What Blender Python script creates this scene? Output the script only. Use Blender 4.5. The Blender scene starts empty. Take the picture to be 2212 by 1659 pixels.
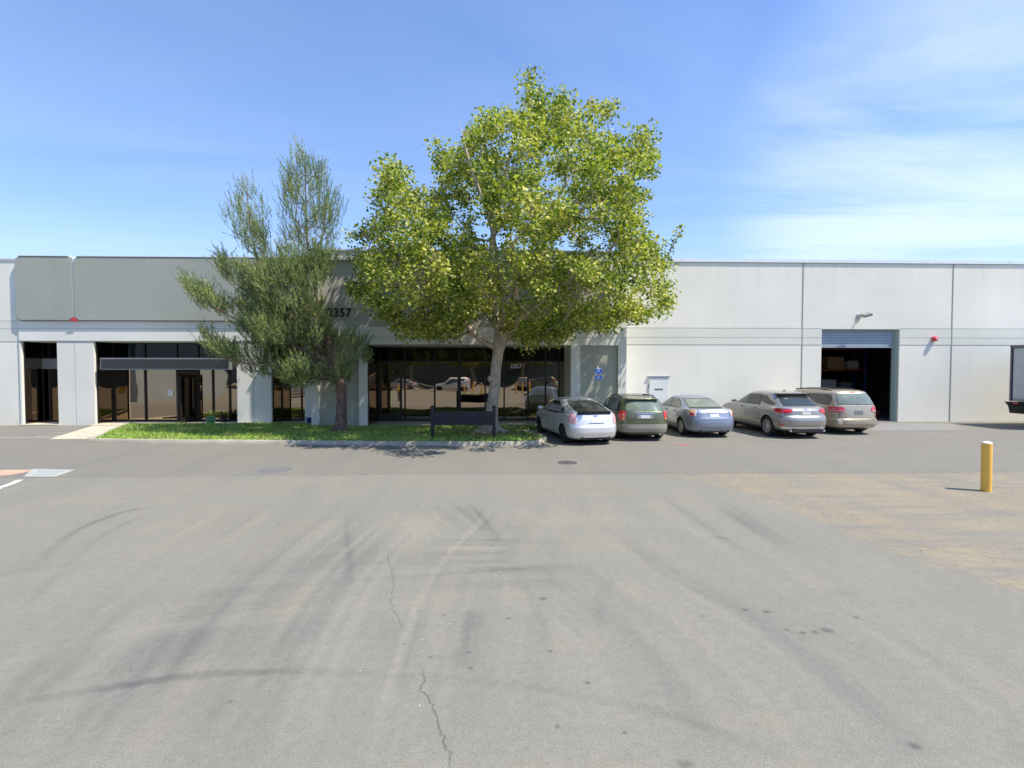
import bpy, bmesh, math, random
import numpy as np
from mathutils import Vector, Matrix
R = math.radians
SC = bpy.context.scene
COL = SC.collection
rng = random.Random(7)

# ------------------------------------------------------------------ camera
F_PX, HOR, YAW, CAMH = 1090.0, 797.0, R(2.0), 2.5      # focal length and horizon for a 2212 x 1659 picture
TH = math.atan((829.5 - HOR) / F_PX)
cam_d = bpy.data.cameras.new('camera')
cam = bpy.data.objects.new('camera', cam_d); COL.objects.link(cam)
cam_d.sensor_width = 36; cam_d.lens = 36 * F_PX / 2212
cam_d.clip_start = 0.1; cam_d.clip_end = 3000
cam.location = (0, 0, CAMH)
cam.rotation_euler = (R(90) - TH, 0, -YAW)
SC.camera = cam

def ray(x, y):
    dx = (x - 1106) / F_PX; dy = (829.5 - y) / F_PX
    b = math.cos(TH) + dy * math.sin(TH); c = -math.sin(TH) + dy * math.cos(TH)
    return (dx * math.cos(YAW) + b * math.sin(YAW), -dx * math.sin(YAW) + b * math.cos(YAW), c)
def G(x, y, h=0.0):                                     # point of the photo on the ground
    r = ray(x, y); t = (h - CAMH) / r[2]; return Vector((r[0] * t, r[1] * t, h))
def W(x, y, Y):                                         # point of the photo on the wall plane at depth Y
    r = ray(x, y); t = Y / r[1]; return Vector((r[0] * t, Y, CAMH + r[2] * t))
def wx(x, Y, y=830): return W(x, y, Y).x
def wz(y, Y, x=1106): return W(x, y, Y).z

# ------------------------------------------------------------------ light
SUN_D = Vector((-.55, .24, -1)).normalized()
EL = math.asin(-SUN_D.z); AZ = math.atan2(-SUN_D.x, -SUN_D.y)
wd = bpy.data.worlds.new('World'); SC.world = wd; wd.use_nodes = True
nt = wd.node_tree; nt.nodes.clear()
def N(nt, t, **k):
    n = nt.nodes.new(t)
    for a, v in k.items():
        if a.startswith('i_'): n.inputs[a[2:].replace('_', ' ')].default_value = v
        else: setattr(n, a, v)
    return n
def lk(nt, a, b): nt.links.new(a, b)
def MATH(nt, op, a, b=None, clamp=False):
    n = nt.nodes.new('ShaderNodeMath'); n.operation = op; n.use_clamp = clamp
    for i, v in enumerate((a, b)):
        if v is None: continue
        if isinstance(v, (int, float)): n.inputs[i].default_value = v
        else: nt.links.new(v, n.inputs[i])
    return n.outputs[0]
def RAMP(nt, fac, stops, interp='LINEAR'):
    n = nt.nodes.new('ShaderNodeValToRGB'); e = n.color_ramp.elements; n.color_ramp.interpolation = interp
    while len(e) < len(stops): e.new(0.5)
    for q, (p, c) in zip(e, stops):
        q.position = p; q.color = (c, c, c, 1) if isinstance(c, (int, float)) else (*c, 1)
    if fac is not None: nt.links.new(fac, n.inputs[0])
    return n.outputs[0]
def MIXC(nt, fac, a, b, mode='MIX'):
    n = nt.nodes.new('ShaderNodeMix'); n.data_type = 'RGBA'; n.blend_type = mode
    for s, v in ((n.inputs[0], fac), (n.inputs[6], a), (n.inputs[7], b)):
        if isinstance(v, (int, float)): s.default_value = v
        elif isinstance(v, tuple): s.default_value = (*v, 1) if len(v) == 3 else v
        else: nt.links.new(v, s)
    return n.outputs[2]
sky = N(nt, 'ShaderNodeTexSky', sky_type='NISHITA', sun_disc=False, sun_elevation=EL, sun_rotation=AZ)
sky.altitude = 0; sky.air_density = 1.0; sky.dust_density = .6; sky.ozone_density = 3.0
tc = N(nt, 'ShaderNodeTexCoord')
sep = N(nt, 'ShaderNodeSeparateXYZ'); lk(nt, tc.outputs['Generated'], sep.inputs[0])
zc = MATH(nt, 'MAXIMUM', sep.outputs[2], 0.03)
comb = N(nt, 'ShaderNodeCombineXYZ')
lk(nt, MATH(nt, 'DIVIDE', sep.outputs[0], zc), comb.inputs[0]); lk(nt, MATH(nt, 'DIVIDE', sep.outputs[1], zc), comb.inputs[1])
mp = N(nt, 'ShaderNodeMapping'); mp.inputs['Rotation'].default_value = (0, 0, R(-10)); mp.inputs['Scale'].default_value = (.2, .62, 1)
lk(nt, comb.outputs[0], mp.inputs[0])
n1 = N(nt, 'ShaderNodeTexNoise', i_Scale=1.5, i_Detail=9.0, i_Roughness=.6, i_Distortion=.6); lk(nt, mp.outputs[0], n1.inputs[0])
n2 = N(nt, 'ShaderNodeTexNoise', i_Scale=.45, i_Detail=3.0); lk(nt, comb.outputs[0], n2.inputs[0])
bank = N(nt, 'ShaderNodeVectorMath', operation='DISTANCE'); lk(nt, tc.outputs['Generated'], bank.inputs[0])
bank.inputs[1].default_value = Vector((.66, .72, .31)).normalized()
bk = RAMP(nt, bank.outputs['Value'], [(.0, 1.0), (.16, .9), (.36, 0.0)], 'EASE')
c0 = MATH(nt, 'MULTIPLY', RAMP(nt, n1.outputs[0], [(.4, 0), (.9, .8)]), RAMP(nt, n2.outputs[0], [(.35, .15), (.7, .8)]))
c1 = MATH(nt, 'MULTIPLY', RAMP(nt, n1.outputs[0], [(.36, .1), (.6, 1)]), bk)
cf = MATH(nt, 'MAXIMUM', c0, c1, True)
cf = MATH(nt, 'MULTIPLY', cf, .52)
hz = RAMP(nt, sep.outputs[2], [(.0, .75), (.12, .5), (.3, .2), (.62, .08)], 'EASE')
bg = N(nt, 'ShaderNodeBackground', i_Strength=.12)
blue = N(nt, 'ShaderNodeHueSaturation', i_Saturation=1.05, i_Value=1.0); lk(nt, MIXC(nt, 1.0, sky.outputs[0], (.88, 1.08, 1.36), 'MULTIPLY'), blue.inputs['Color'])
skyc = MIXC(nt, hz, blue.outputs[0], (4.5, 5.3, 6.9))
lk(nt, MIXC(nt, cf, skyc, (6.4, 6.9, 7.6)), bg.inputs[0])
wo = N(nt, 'ShaderNodeOutputWorld'); lk(nt, bg.outputs[0], wo.inputs[0])
sd = bpy.data.lights.new('sun', 'SUN'); sd.energy = 4.8; sd.angle = R(.53); sd.color = (1, .935, .83)
sun = bpy.data.objects.new('sun', sd); COL.objects.link(sun); sun.location = (30, -30, 60)
sun.rotation_euler = SUN_D.to_track_quat('-Z', 'Y').to_euler()
vs = SC.view_settings; vs.view_transform = 'Standard'; vs.look = 'None'; vs.gamma = 1; vs.exposure = .6
vs.use_curve_mapping = False

# ------------------------------------------------------------------ object helpers
def tag(o, label=None, cat=None, group=None, kind=None):
    if label: o['label'] = label
    if cat: o['category'] = cat
    if group: o['group'] = group
    if kind: o['kind'] = kind
    return o
def empty(name, loc=(0, 0, 0), rz=0.0, label=None, cat=None, group=None):
    o = bpy.data.objects.new(name, None); COL.objects.link(o); o.location = loc; o.rotation_euler = (0, 0, rz)
    o.empty_display_size = .2
    return tag(o, label, cat, group)
class MB:
    def __init__(s): s.v = []; s.f = []; s.m = []; s.uv = None
    def add(s, vs, fs, m=0):
        b = len(s.v); s.v += [tuple(v) for v in vs]; s.f += [tuple(i + b for i in f) for f in fs]; s.m += [m] * len(fs); return s
    def box(s, x0, x1, y0, y1, z0, z1, m=0, M=None):
        x0, x1 = sorted((x0, x1)); y0, y1 = sorted((y0, y1)); z0, z1 = sorted((z0, z1))
        vs = [Vector(p) for p in ((x0,y0,z0),(x1,y0,z0),(x1,y1,z0),(x0,y1,z0),(x0,y0,z1),(x1,y0,z1),(x1,y1,z1),(x0,y1,z1))]
        if M: vs = [M @ v for v in vs]
        return s.add(vs, [(0,3,2,1),(4,5,6,7),(0,1,5,4),(1,2,6,5),(2,3,7,6),(3,0,4,7)], m)
    def prism(s, pts, y0, y1, m=0):                     # polygon in x,z pushed from y0 (front) to y1
        n = len(pts)
        a = sum(pts[i][0]*pts[(i+1)%n][1]-pts[(i+1)%n][0]*pts[i][1] for i in range(n))
        if a < 0: pts = pts[::-1]
        vs = [(x, y0, z) for x, z in pts] + [(x, y1, z) for x, z in pts]
        return s.add(vs, [tuple(range(n)), tuple(range(2*n-1, n-1, -1))] + [((i+1)%n, i, i+n, (i+1)%n+n) for i in range(n)], m)
    def slab(s, pts, z0, z1, m=0):                      # polygon in x,y from z0 up to z1
        n = len(pts)
        a = sum(pts[i][0]*pts[(i+1)%n][1]-pts[(i+1)%n][0]*pts[i][1] for i in range(n))
        if a < 0: pts = pts[::-1]
        vs = [(p[0], p[1], z0) for p in pts] + [(p[0], p[1], z1) for p in pts]
        return s.add(vs, [tuple(range(n-1, -1, -1)), tuple(range(n, 2*n))] + [(i, (i+1)%n, (i+1)%n+n, i+n) for i in range(n)], m)
    def tube(s, pts, rs, n=8, m=0, cap=True):
        pts = [Vector(p) for p in pts]
        if not hasattr(rs, '__len__'): rs = [rs]*len(pts)
        b = len(s.v); u = None
        for i, p in enumerate(pts):
            t = (pts[min(i+1, len(pts)-1)] - pts[max(i-1, 0)]).normalized()
            if u is None:
                u = t.orthogonal().normalized()
            u = (u - t*u.dot(t)).normalized(); w = t.cross(u)
            for k in range(n):
                a = 2*math.pi*k/n
                s.v.append(tuple(p + (u*math.cos(a) + w*math.sin(a))*rs[i]))
        for i in range(len(pts)-1):
            for k in range(n):
                s.f.append((b+i*n+k, b+i*n+(k+1)%n, b+(i+1)*n+(k+1)%n, b+(i+1)*n+k)); s.m.append(m)
        if cap:
            s.f.append(tuple(b+k for k in range(n-1, -1, -1))); s.m.append(m)
            s.f.append(tuple(b+(len(pts)-1)*n+k for k in range(n))); s.m.append(m)
        return s
    def lathe(s, prof, c=(0,0,0), axis='z', n=24, m=0):  # prof: (radius, height)
        b = len(s.v)
        for r, h in prof:
            for k in range(n):
                a = 2*math.pi*k/n; p = (r*math.cos(a), r*math.sin(a), h)
                if axis == 'x': p = (p[2], p[0], p[1])
                if axis == 'y': p = (p[1], p[2], p[0])
                s.v.append((p[0]+c[0], p[1]+c[1], p[2]+c[2]))
        for i in range(len(prof)-1):
            for k in range(n):
                s.f.append((b+i*n+k, b+i*n+(k+1)%n, b+(i+1)*n+(k+1)%n, b+(i+1)*n+k)); s.m.append(m)
        s.f.append(tuple(b+k for k in range(n-1, -1, -1))); s.m.append(m)
        s.f.append(tuple(b+(len(prof)-1)*n+k for k in range(n))); s.m.append(m)
        return s
    def build(s, name, mats, parent=None, smooth=None, bevel=0):
        me = bpy.data.meshes.new(name); me.from_pydata(s.v, [], s.f)
        if not isinstance(mats, (list, tuple)): mats = [mats]
        for q in mats: me.materials.append(q)
        me.polygons.foreach_set('material_index', s.m)
        me.update()
        bm = bmesh.new(); bm.from_mesh(me)
        bmesh.ops.recalc_face_normals(bm, faces=bm.faces)
        if bevel:
            bmesh.ops.bevel(bm, geom=[e for e in bm.edges if len(e.link_faces) == 2 and e.calc_face_angle(0) > R(40)], offset=bevel, segments=2, affect='EDGES', clamp_overlap=True)
        bm.to_mesh(me); bm.free()
        if smooth:
            me.polygons.foreach_set('use_smooth', [True]*len(me.polygons)); me.set_sharp_from_angle(angle=R(smooth))
        o = bpy.data.objects.new(name, me); COL.objects.link(o)
        if parent: o.parent = parent
        return o
def np_mesh(name, co, nper, mat, parent=None, uv=None):  # fast mesh of separate n-gons
    me = bpy.data.meshes.new(name); nv = len(co); nf = nv//nper
    me.vertices.add(nv); me.vertices.foreach_set('co', co.astype(np.float32).ravel())
    me.loops.add(nv); me.loops.foreach_set('vertex_index', np.arange(nv, dtype=np.int32))
    me.polygons.add(nf); me.polygons.foreach_set('loop_start', np.arange(0, nv, nper, dtype=np.int32))
    me.materials.append(mat); me.update(calc_edges=True)
    o = bpy.data.objects.new(name, me); COL.objects.link(o)
    if parent: o.parent = parent
    return o
def text_mesh(name, txt, size, mat, loc, depth=.004, parent=None, bold=0.0, rz=0.0):
    cu = bpy.data.curves.new(name, 'FONT'); cu.body = txt; cu.size = size; cu.extrude = depth; cu.offset = bold
    cu.align_x = 'CENTER'; cu.align_y = 'CENTER'
    t = bpy.data.objects.new(name, cu); COL.objects.link(t)
    bpy.context.view_layer.update()
    me = bpy.data.meshes.new_from_object(t.evaluated_get(bpy.context.evaluated_depsgraph_get()))
    bpy.data.objects.remove(t)
    me.materials.clear(); me.materials.append(mat); me.name = name
    me.transform(Matrix.Rotation(rz, 4, 'Z') @ Matrix.Rotation(R(90), 4, 'X'))
    o = bpy.data.objects.new(name, me); COL.objects.link(o); o.location = loc
    if parent: o.parent = parent
    return o

# ------------------------------------------------------------------ materials
def new_mat(name):
    m = bpy.data.materials.new(name); m.use_nodes = True; nt = m.node_tree
    return m, nt, nt.nodes['Principled BSDF']
def simple(name, c, rough=.6, metal=0.0, var=.0, scale=4.0, bump=0.0, bscale=60.0, coat=0.0, spec=.5, emis=None):
    m, nt, p = new_mat(name)
    p.inputs['Base Color'].default_value = (*c, 1); p.inputs['Roughness'].default_value = rough
    p.inputs['Metallic'].default_value = metal; p.inputs['Coat Weight'].default_value = coat
    p.inputs['Specular IOR Level'].default_value = spec
    tc = N(nt, 'ShaderNodeTexCoord')
    if var:
        n = N(nt, 'ShaderNodeTexNoise', i_Scale=scale, i_Detail=6.0, i_Roughness=.6); lk(nt, tc.outputs['Object'], n.inputs[0])
        a = tuple(v*(1-var) for v in c); b = tuple(min(v*(1+var), 1) for v in c)
        lk(nt, RAMP(nt, n.outputs[0], [(.3, a), (.7, b)]), p.inputs['Base Color'])
    if bump:
        n = N(nt, 'ShaderNodeTexNoise', i_Scale=bscale, i_Detail=4.0); lk(nt, tc.outputs['Object'], n.inputs[0])
        b = N(nt, 'ShaderNodeBump', i_Strength=bump, i_Distance=.02); lk(nt, n.outputs[0], b.inputs['Height']); lk(nt, b.outputs[0], p.inputs['Normal'])
    return m
def wall_paint(name, c, stain=.06, bump=.25, streak=False):
    m, nt, p = new_mat(name); p.inputs['Roughness'].default_value = .85; p.inputs['Specular IOR Level'].default_value = .2
    tc = N(nt, 'ShaderNodeTexCoord')
    n = N(nt, 'ShaderNodeTexNoise', i_Scale=.35, i_Detail=5.0, i_Roughness=.55); lk(nt, tc.outputs['Object'], n.inputs[0])
    a = tuple(v*(1-stain) for v in c); b = tuple(min(v*(1+stain*.7), 1) for v in c)
    base = RAMP(nt, n.outputs[0], [(.3, a), (.68, b)])
    mp = N(nt, 'ShaderNodeMapping'); mp.inputs['Scale'].default_value = (3.0, 3.0, .18); lk(nt, tc.outputs['Object'], mp.inputs[0])
    s = N(nt, 'ShaderNodeTexNoise', i_Scale=1.3, i_Detail=7.0); lk(nt, mp.outputs[0], s.inputs[0])   # rain streaks
    sepz = N(nt, 'ShaderNodeSeparateXYZ'); lk(nt, tc.outputs['Object'], sepz.inputs[0])
    dirt = RAMP(nt, MATH(nt, 'MULTIPLY', sepz.outputs[2], .1), [(.0, .22), (.04, .05), (.6, .04), (.76, .16)])
    f = MATH(nt, 'MULTIPLY', RAMP(nt, s.outputs[0], [(.45, 0), (.72, 1)]), dirt)
    lk(nt, MIXC(nt, f, base, tuple(v*.55 for v in c)), p.inputs['Base Color'])
    mp2 = N(nt, 'ShaderNodeMapping'); mp2.inputs['Scale'].default_value = (3.5, 3.5, 15) if streak else (14, 14, 14); lk(nt, tc.outputs['Object'], mp2.inputs[0])
    q = N(nt, 'ShaderNodeTexNoise', i_Scale=2.0, i_Detail=6.0, i_Roughness=.65); lk(nt, mp2.outputs[0], q.inputs[0])
    bu = N(nt, 'ShaderNodeBump', i_Strength=bump, i_Distance=.05 if streak else .012); lk(nt, q.outputs[0], bu.inputs['Height']); lk(nt, bu.outputs[0], p.inputs['Normal'])
    return m
M = {}
M['wall'] = wall_paint('pale_wall_paint', (.775, .748, .655))
M['band'] = wall_paint('grey_band_paint', (.69, .68, .59))
M['beam'] = wall_paint('pale_beam_paint', (.74, .72, .64))
M['green'] = wall_paint('sage_stucco', (.35, .365, .31), .05, .18, True)
M['tan'] = wall_paint('warm_grey_panel', (.44, .42, .355), .05, .2)
M['sagep'] = wall_paint('sage_panel', (.40, .40, .33), .05, .2)
M['edge'] = simple('dark_trim', (.14, .17, .155), .7)
M['joint'] = simple('joint_sealant', (.27, .29, .27), .8)
M['joint_soft'] = simple('groove_paint', (.40, .43, .40), .8)  # greyer colour of the wall grooves and joints
M['cap'] = simple('parapet_flashing', (.75, .77, .76), .45, .2, .06)
M['roof'] = simple('roof_gravel', (.3, .3, .29), .9, 0, .2, 3)
M['red'] = simple('red_paint', (.62, .05, .07), .5, 0, .1)
M['bronze'] = simple('dark_bronze_frame', (.022, .018, .016), .35, .3)
M['brown_frame'] = simple('brown_door_frame', (.045, .03, .022), .4, .3)
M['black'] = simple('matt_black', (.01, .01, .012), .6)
M['trans'] = simple('weathered_transom_board', (.2, .2, .2), .8, 0, .2, 6)
def glass_mat(name, tint, fac, base):
    m = bpy.data.materials.new(name); m.use_nodes = True; nt = m.node_tree; nt.nodes.clear()
    g = N(nt, 'ShaderNodeBsdfGlossy'); g.inputs['Color'].default_value = (*tint, 1); g.inputs['Roughness'].default_value = .012
    d = N(nt, 'ShaderNodeBsdfDiffuse'); d.inputs['Color'].default_value = (*base, 1)
    tc = N(nt, 'ShaderNodeTexCoord')
    n = N(nt, 'ShaderNodeTexNoise', i_Scale=.7, i_Detail=1.0); lk(nt, tc.outputs['Object'], n.inputs[0])
    b = N(nt, 'ShaderNodeBump', i_Strength=.035, i_Distance=.3); lk(nt, n.outputs[0], b.inputs['Height']); lk(nt, b.outputs[0], g.inputs['Normal'])
    mx = N(nt, 'ShaderNodeMixShader', i_Fac=fac); lk(nt, d.outputs[0], mx.inputs[1]); lk(nt, g.outputs[0], mx.inputs[2])
    o = N(nt, 'ShaderNodeOutputMaterial'); lk(nt, mx.outputs[0], o.inputs[0]); return m
M['glass'] = glass_mat('bronze_film_glass', (.62, .5, .38), .62, (.006, .005, .004))
M['glass_up'] = glass_mat('dark_transom_glass', (.3, .3, .34), .12, (.004, .004, .005))
M['white'] = simple('white_paint', (.8, .8, .78), .5, 0, .05)
M['black_paint'] = simple('black_letter_paint', (.008, .008, .008), .4)
M['blue_sign'] = simple('blue_sign_enamel', (.03, .16, .75), .35)
M['alu'] = simple('grey_metal', (.45, .46, .47), .4, .6, .08, 9)
M['shutter'] = simple('galvanised_shutter', (.38, .42, .45), .45, .5, .08, 2)
M['jamb'] = wall_paint('sage_jamb_paint', (.30, .37, .33), .05, .2)
M['conc'] = simple('pale_concrete', (.47, .42, .32), .9, 0, .14, 2.2, .3, 40)
M['conc_new'] = simple('kerb_concrete', (.36, .325, .26), .9, 0, .25, 1.6, .3, 50)
M['utility'] = simple('utility_slab_concrete', (.33, .345, .31), .9, 0, .12, 3, .2, 50)
M['iron'] = simple('cast_iron', (.09, .085, .08), .7, .4, .3, 20)
M['navy'] = simple('navy_sign_paint', (.014, .016, .024), .5, 0, .15, 3)
M['slate'] = simple('slate_sign_face', (.034, .036, .038), .75, 0, .08, 2)
M['yellow'] = simple('yellow_bollard_paint', (.85, .50, .085), .45, 0, .1, 6, .1, 30)
M['potg'] = simple('green_pot_glaze', (.10, .32, .14), .5, 0, .2, 8)
M['blue'] = simple('blue_plastic', (.025, .075, .25), .45)
M['orange'] = simple('orange_steel', (.22, .045, .02), .5)
M['card'] = simple('brown_cardboard', (.32, .22, .12), .9, 0, .15, 5)
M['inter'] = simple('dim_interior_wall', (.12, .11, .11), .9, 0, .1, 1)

def asphalt(name, ca, cb, cc, old=None):
    m, nt, p = new_mat(name); p.inputs['Roughness'].default_value = .88; p.inputs['Specular IOR Level'].default_value = .25
    tc = N(nt, 'ShaderNodeTexCoord'); co = tc.outputs['Object']
    mp = N(nt, 'ShaderNodeMapping'); mp.inputs['Rotation'].default_value = (0, 0, R(8)); mp.inputs['Scale'].default_value = (.16, .75, 1); lk(nt, co, mp.inputs[0])
    a = N(nt, 'ShaderNodeTexNoise', i_Scale=1.0, i_Detail=6.0, i_Roughness=.6, i_Distortion=.9); lk(nt, mp.outputs[0], a.inputs[0])
    mp2 = N(nt, 'ShaderNodeMapping'); mp2.inputs['Rotation'].default_value = (0, 0, R(-12)); mp2.inputs['Scale'].default_value = (1.1, .13, 1); lk(nt, co, mp2.inputs[0])
    b = N(nt, 'ShaderNodeTexNoise', i_Scale=1.1, i_Detail=5.0, i_Roughness=.6, i_Distortion=.5); lk(nt, mp2.outputs[0], b.inputs[0])
    c = N(nt, 'ShaderNodeTexNoise', i_Scale=.33, i_Detail=4.0); lk(nt, co, c.inputs[0])
    base = MIXC(nt, RAMP(nt, a.outputs[0], [(.36, 0), (.64, 1)]), ca, cb)
    base = MIXC(nt, MATH(nt, 'MULTIPLY', RAMP(nt, b.outputs[0], [(.42, 0), (.66, 1)]), .6), base, cc)
    base = MIXC(nt, MATH(nt, 'MULTIPLY', RAMP(nt, c.outputs[0], [(.38, 0), (.62, 1)]), .35), base, cb)
    if old:
        oa, ob, oc = old
        o_ = MIXC(nt, RAMP(nt, a.outputs[0], [(.36, 0), (.64, 1)]), oa, ob)
        o_ = MIXC(nt, MATH(nt, 'MULTIPLY', RAMP(nt, b.outputs[0], [(.42, 0), (.66, 1)]), .6), o_, oc)
        w = N(nt, 'ShaderNodeTexVoronoi', i_Scale=2.6, feature='DISTANCE_TO_EDGE')
        dn = N(nt, 'ShaderNodeTexNoise', i_Scale=4.0, i_Detail=4.0); lk(nt, co, dn.inputs[0])
        ad = N(nt, 'ShaderNodeVectorMath', operation='ADD'); sc = N(nt, 'ShaderNodeVectorMath', operation='SCALE'); sc.inputs['Scale'].default_value = .5
        lk(nt, dn.outputs['Color'], sc.inputs[0]); lk(nt, sc.outputs[0], ad.inputs[0]); lk(nt, co, ad.inputs[1]); lk(nt, ad.outputs[0], w.inputs['Vector'])
        cr = MATH(nt, 'MULTIPLY', RAMP(nt, w.outputs['Distance'], [(.0, 1), (.035, 0)]), RAMP(nt, c.outputs[0], [(.4, .2), (.6, .6)]))
        o_ = MIXC(nt, cr, o_, (.09, .085, .08))
        wv = N(nt, 'ShaderNodeTexNoise', i_Scale=1.0, i_Detail=7.0, i_Roughness=.7, i_Distortion=.6)
        mp3 = N(nt, 'ShaderNodeMapping'); mp3.inputs['Rotation'].default_value = (0, 0, R(38)); mp3.inputs['Scale'].default_value = (.35, 2.4, 1); lk(nt, co, mp3.inputs[0]); lk(nt, mp3.outputs[0], wv.inputs[0])
        o_ = MIXC(nt, MATH(nt, 'MULTIPLY', RAMP(nt, wv.outputs[0], [(.48, 0), (.62, 1)]), .65), o_, (.165, .162, .15))
        oat = N(nt, 'ShaderNodeAttribute', attribute_name='old_surface')
        base = MIXC(nt, oat.outputs['Fac'], base, o_)
    if True:
        at = N(nt, 'ShaderNodeAttribute', attribute_name='wear')
        wr = MATH(nt, 'MULTIPLY', at.outputs['Fac'], RAMP(nt, b.outputs[0], [(.25, .55), (.7, 1.15)]))
        base = MIXC(nt, MATH(nt, 'MAXIMUM', wr, 0.0, True), base, (.075, .076, .078)); base = MIXC(nt, MATH(nt, 'MAXIMUM', MATH(nt, 'MULTIPLY', wr, -1.0), 0.0, True), base, (.30, .285, .22))
    g = N(nt, 'ShaderNodeTexNoise', i_Scale=75.0, i_Detail=3.0, i_Roughness=.7); lk(nt, co, g.inputs[0])
    base = MIXC(nt, .8, base, RAMP(nt, g.outputs[0], [(.25, .66), (.5, 1.0), (.75, 1.28)]), 'MULTIPLY')
    g2 = N(nt, 'ShaderNodeTexNoise', i_Scale=11.0, i_Detail=4.0, i_Roughness=.7); lk(nt, co, g2.inputs[0])
    base = MIXC(nt, .7, base, RAMP(nt, g2.outputs[0], [(.3, .88), (.7, 1.1)]), 'MULTIPLY')
    v = N(nt, 'ShaderNodeTexVoronoi', i_Scale=9.0); lk(nt, co, v.inputs['Vector'])        # pale stones
    vn = N(nt, 'ShaderNodeSeparateColor'); lk(nt, v.outputs['Color'], vn.inputs[0])
    st = MATH(nt, 'MULTIPLY', RAMP(nt, v.outputs['Distance'], [(.03, 1), (.08, 0)]), RAMP(nt, vn.outputs[0], [(.93, 0), (.96, 1)], 'LINEAR'))
    base = MIXC(nt, MATH(nt, 'MULTIPLY', st, .75), base, (.6, .57, .5))
    st2 = MATH(nt, 'MULTIPLY', RAMP(nt, v.outputs['Distance'], [(.07, 1), (.14, 0)]), RAMP(nt, vn.outputs[1], [(.94, 0), (.96, 1)]))
    base = MIXC(nt, MATH(nt, 'MULTIPLY', st2, .6), base, (.06, .06, .06))
    lk(nt, base, p.inputs['Base Color'])
    bu = N(nt, 'ShaderNodeBump', i_Strength=.35, i_Distance=.01); lk(nt, g.outputs[0], bu.inputs['Height']); lk(nt, bu.outputs[0], p.inputs['Normal'])
    return m
M['asph'] = asphalt('worn_asphalt', (.195, .187, .16), (.214, .202, .16), (.168, .166, .152), ((.236, .204, .15), (.255, .218, .156), (.186, .174, .144)))
M['lane'] = asphalt('lane_asphalt', (.176, .167, .144), (.19, .178, .147), (.155, .151, .138))

def decal(name, c, strength, scale=3.0, soft=.5, lo=.35, hi=.6, stretch=1.0):
    m = bpy.data.materials.new(name); m.use_nodes = True; nt = m.node_tree; p = nt.nodes['Principled BSDF']
    p.inputs['Base Color'].default_value = (*c, 1); p.inputs['Roughness'].default_value = .85; p.inputs['Specular IOR Level'].default_value = .2
    uv = N(nt, 'ShaderNodeUVMap'); sp = N(nt, 'ShaderNodeSeparateXYZ'); lk(nt, uv.outputs[0], sp.inputs[0])
    e = MATH(nt, 'ABSOLUTE', MATH(nt, 'SUBTRACT', sp.outputs[0], .5))
    e = RAMP(nt, e, [(max(.5-soft, 0), 1), (.5, 0)])
    en = RAMP(nt, sp.outputs[1], [(0, 0), (.12, 1), (.88, 1), (1, 0)])
    tc = N(nt, 'ShaderNodeTexCoord')
    n = N(nt, 'ShaderNodeTexNoise', i_Scale=scale, i_Detail=6.0, i_Roughness=.7); lk(nt, tc.outputs['Object'], n.inputs[0])
    a = MATH(nt, 'MULTIPLY', MATH(nt, 'MULTIPLY', e, en), MATH(nt, 'MULTIPLY', RAMP(nt, n.outputs[0], [(lo, 0), (hi, 1)]), strength))
    lk(nt, a, p.inputs['Alpha']); return m
M['tyre_soft'] = decal('tyre_dust', (.115, .118, .118), .22, 1.2, .5, .3, .6)
M['tyre_line'] = decal('tyre_rubber', (.085, .085, .085), .2, 1.6, .45, .3, .62)
M['tyre_dark'] = decal('skid_rubber', (.085, .085, .088), .38, 2.5, .4, .25, .6)
M['crack'] = decal('crack_line', (.09, .085, .08), .32, 8, .3, .2, .45)  # dark line of the asphalt cracks
M['oil'] = decal('oil_stain', (.08, .08, .08), .45, 6, .5, .2, .5)
M['pale'] = decal('pale_dust', (.40, .37, .29), .34, 1.6, .5, .3, .62)
M['wpaint'] = decal('faded_white_paint', (.5, .5, .46), .7, 5, .12, .34, .55)
M['wline'] = decal('white_line_paint', (.75, .74, .68), .95, 9, .1, .1, .35)
M['rpaint'] = decal('faded_red_paint', (.6, .13, .08), .6, 3, .4, .25, .5)
M['rdot'] = decal('red_spray_paint', (.75, .06, .08), .6, 7, .5, .3, .6)

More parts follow.
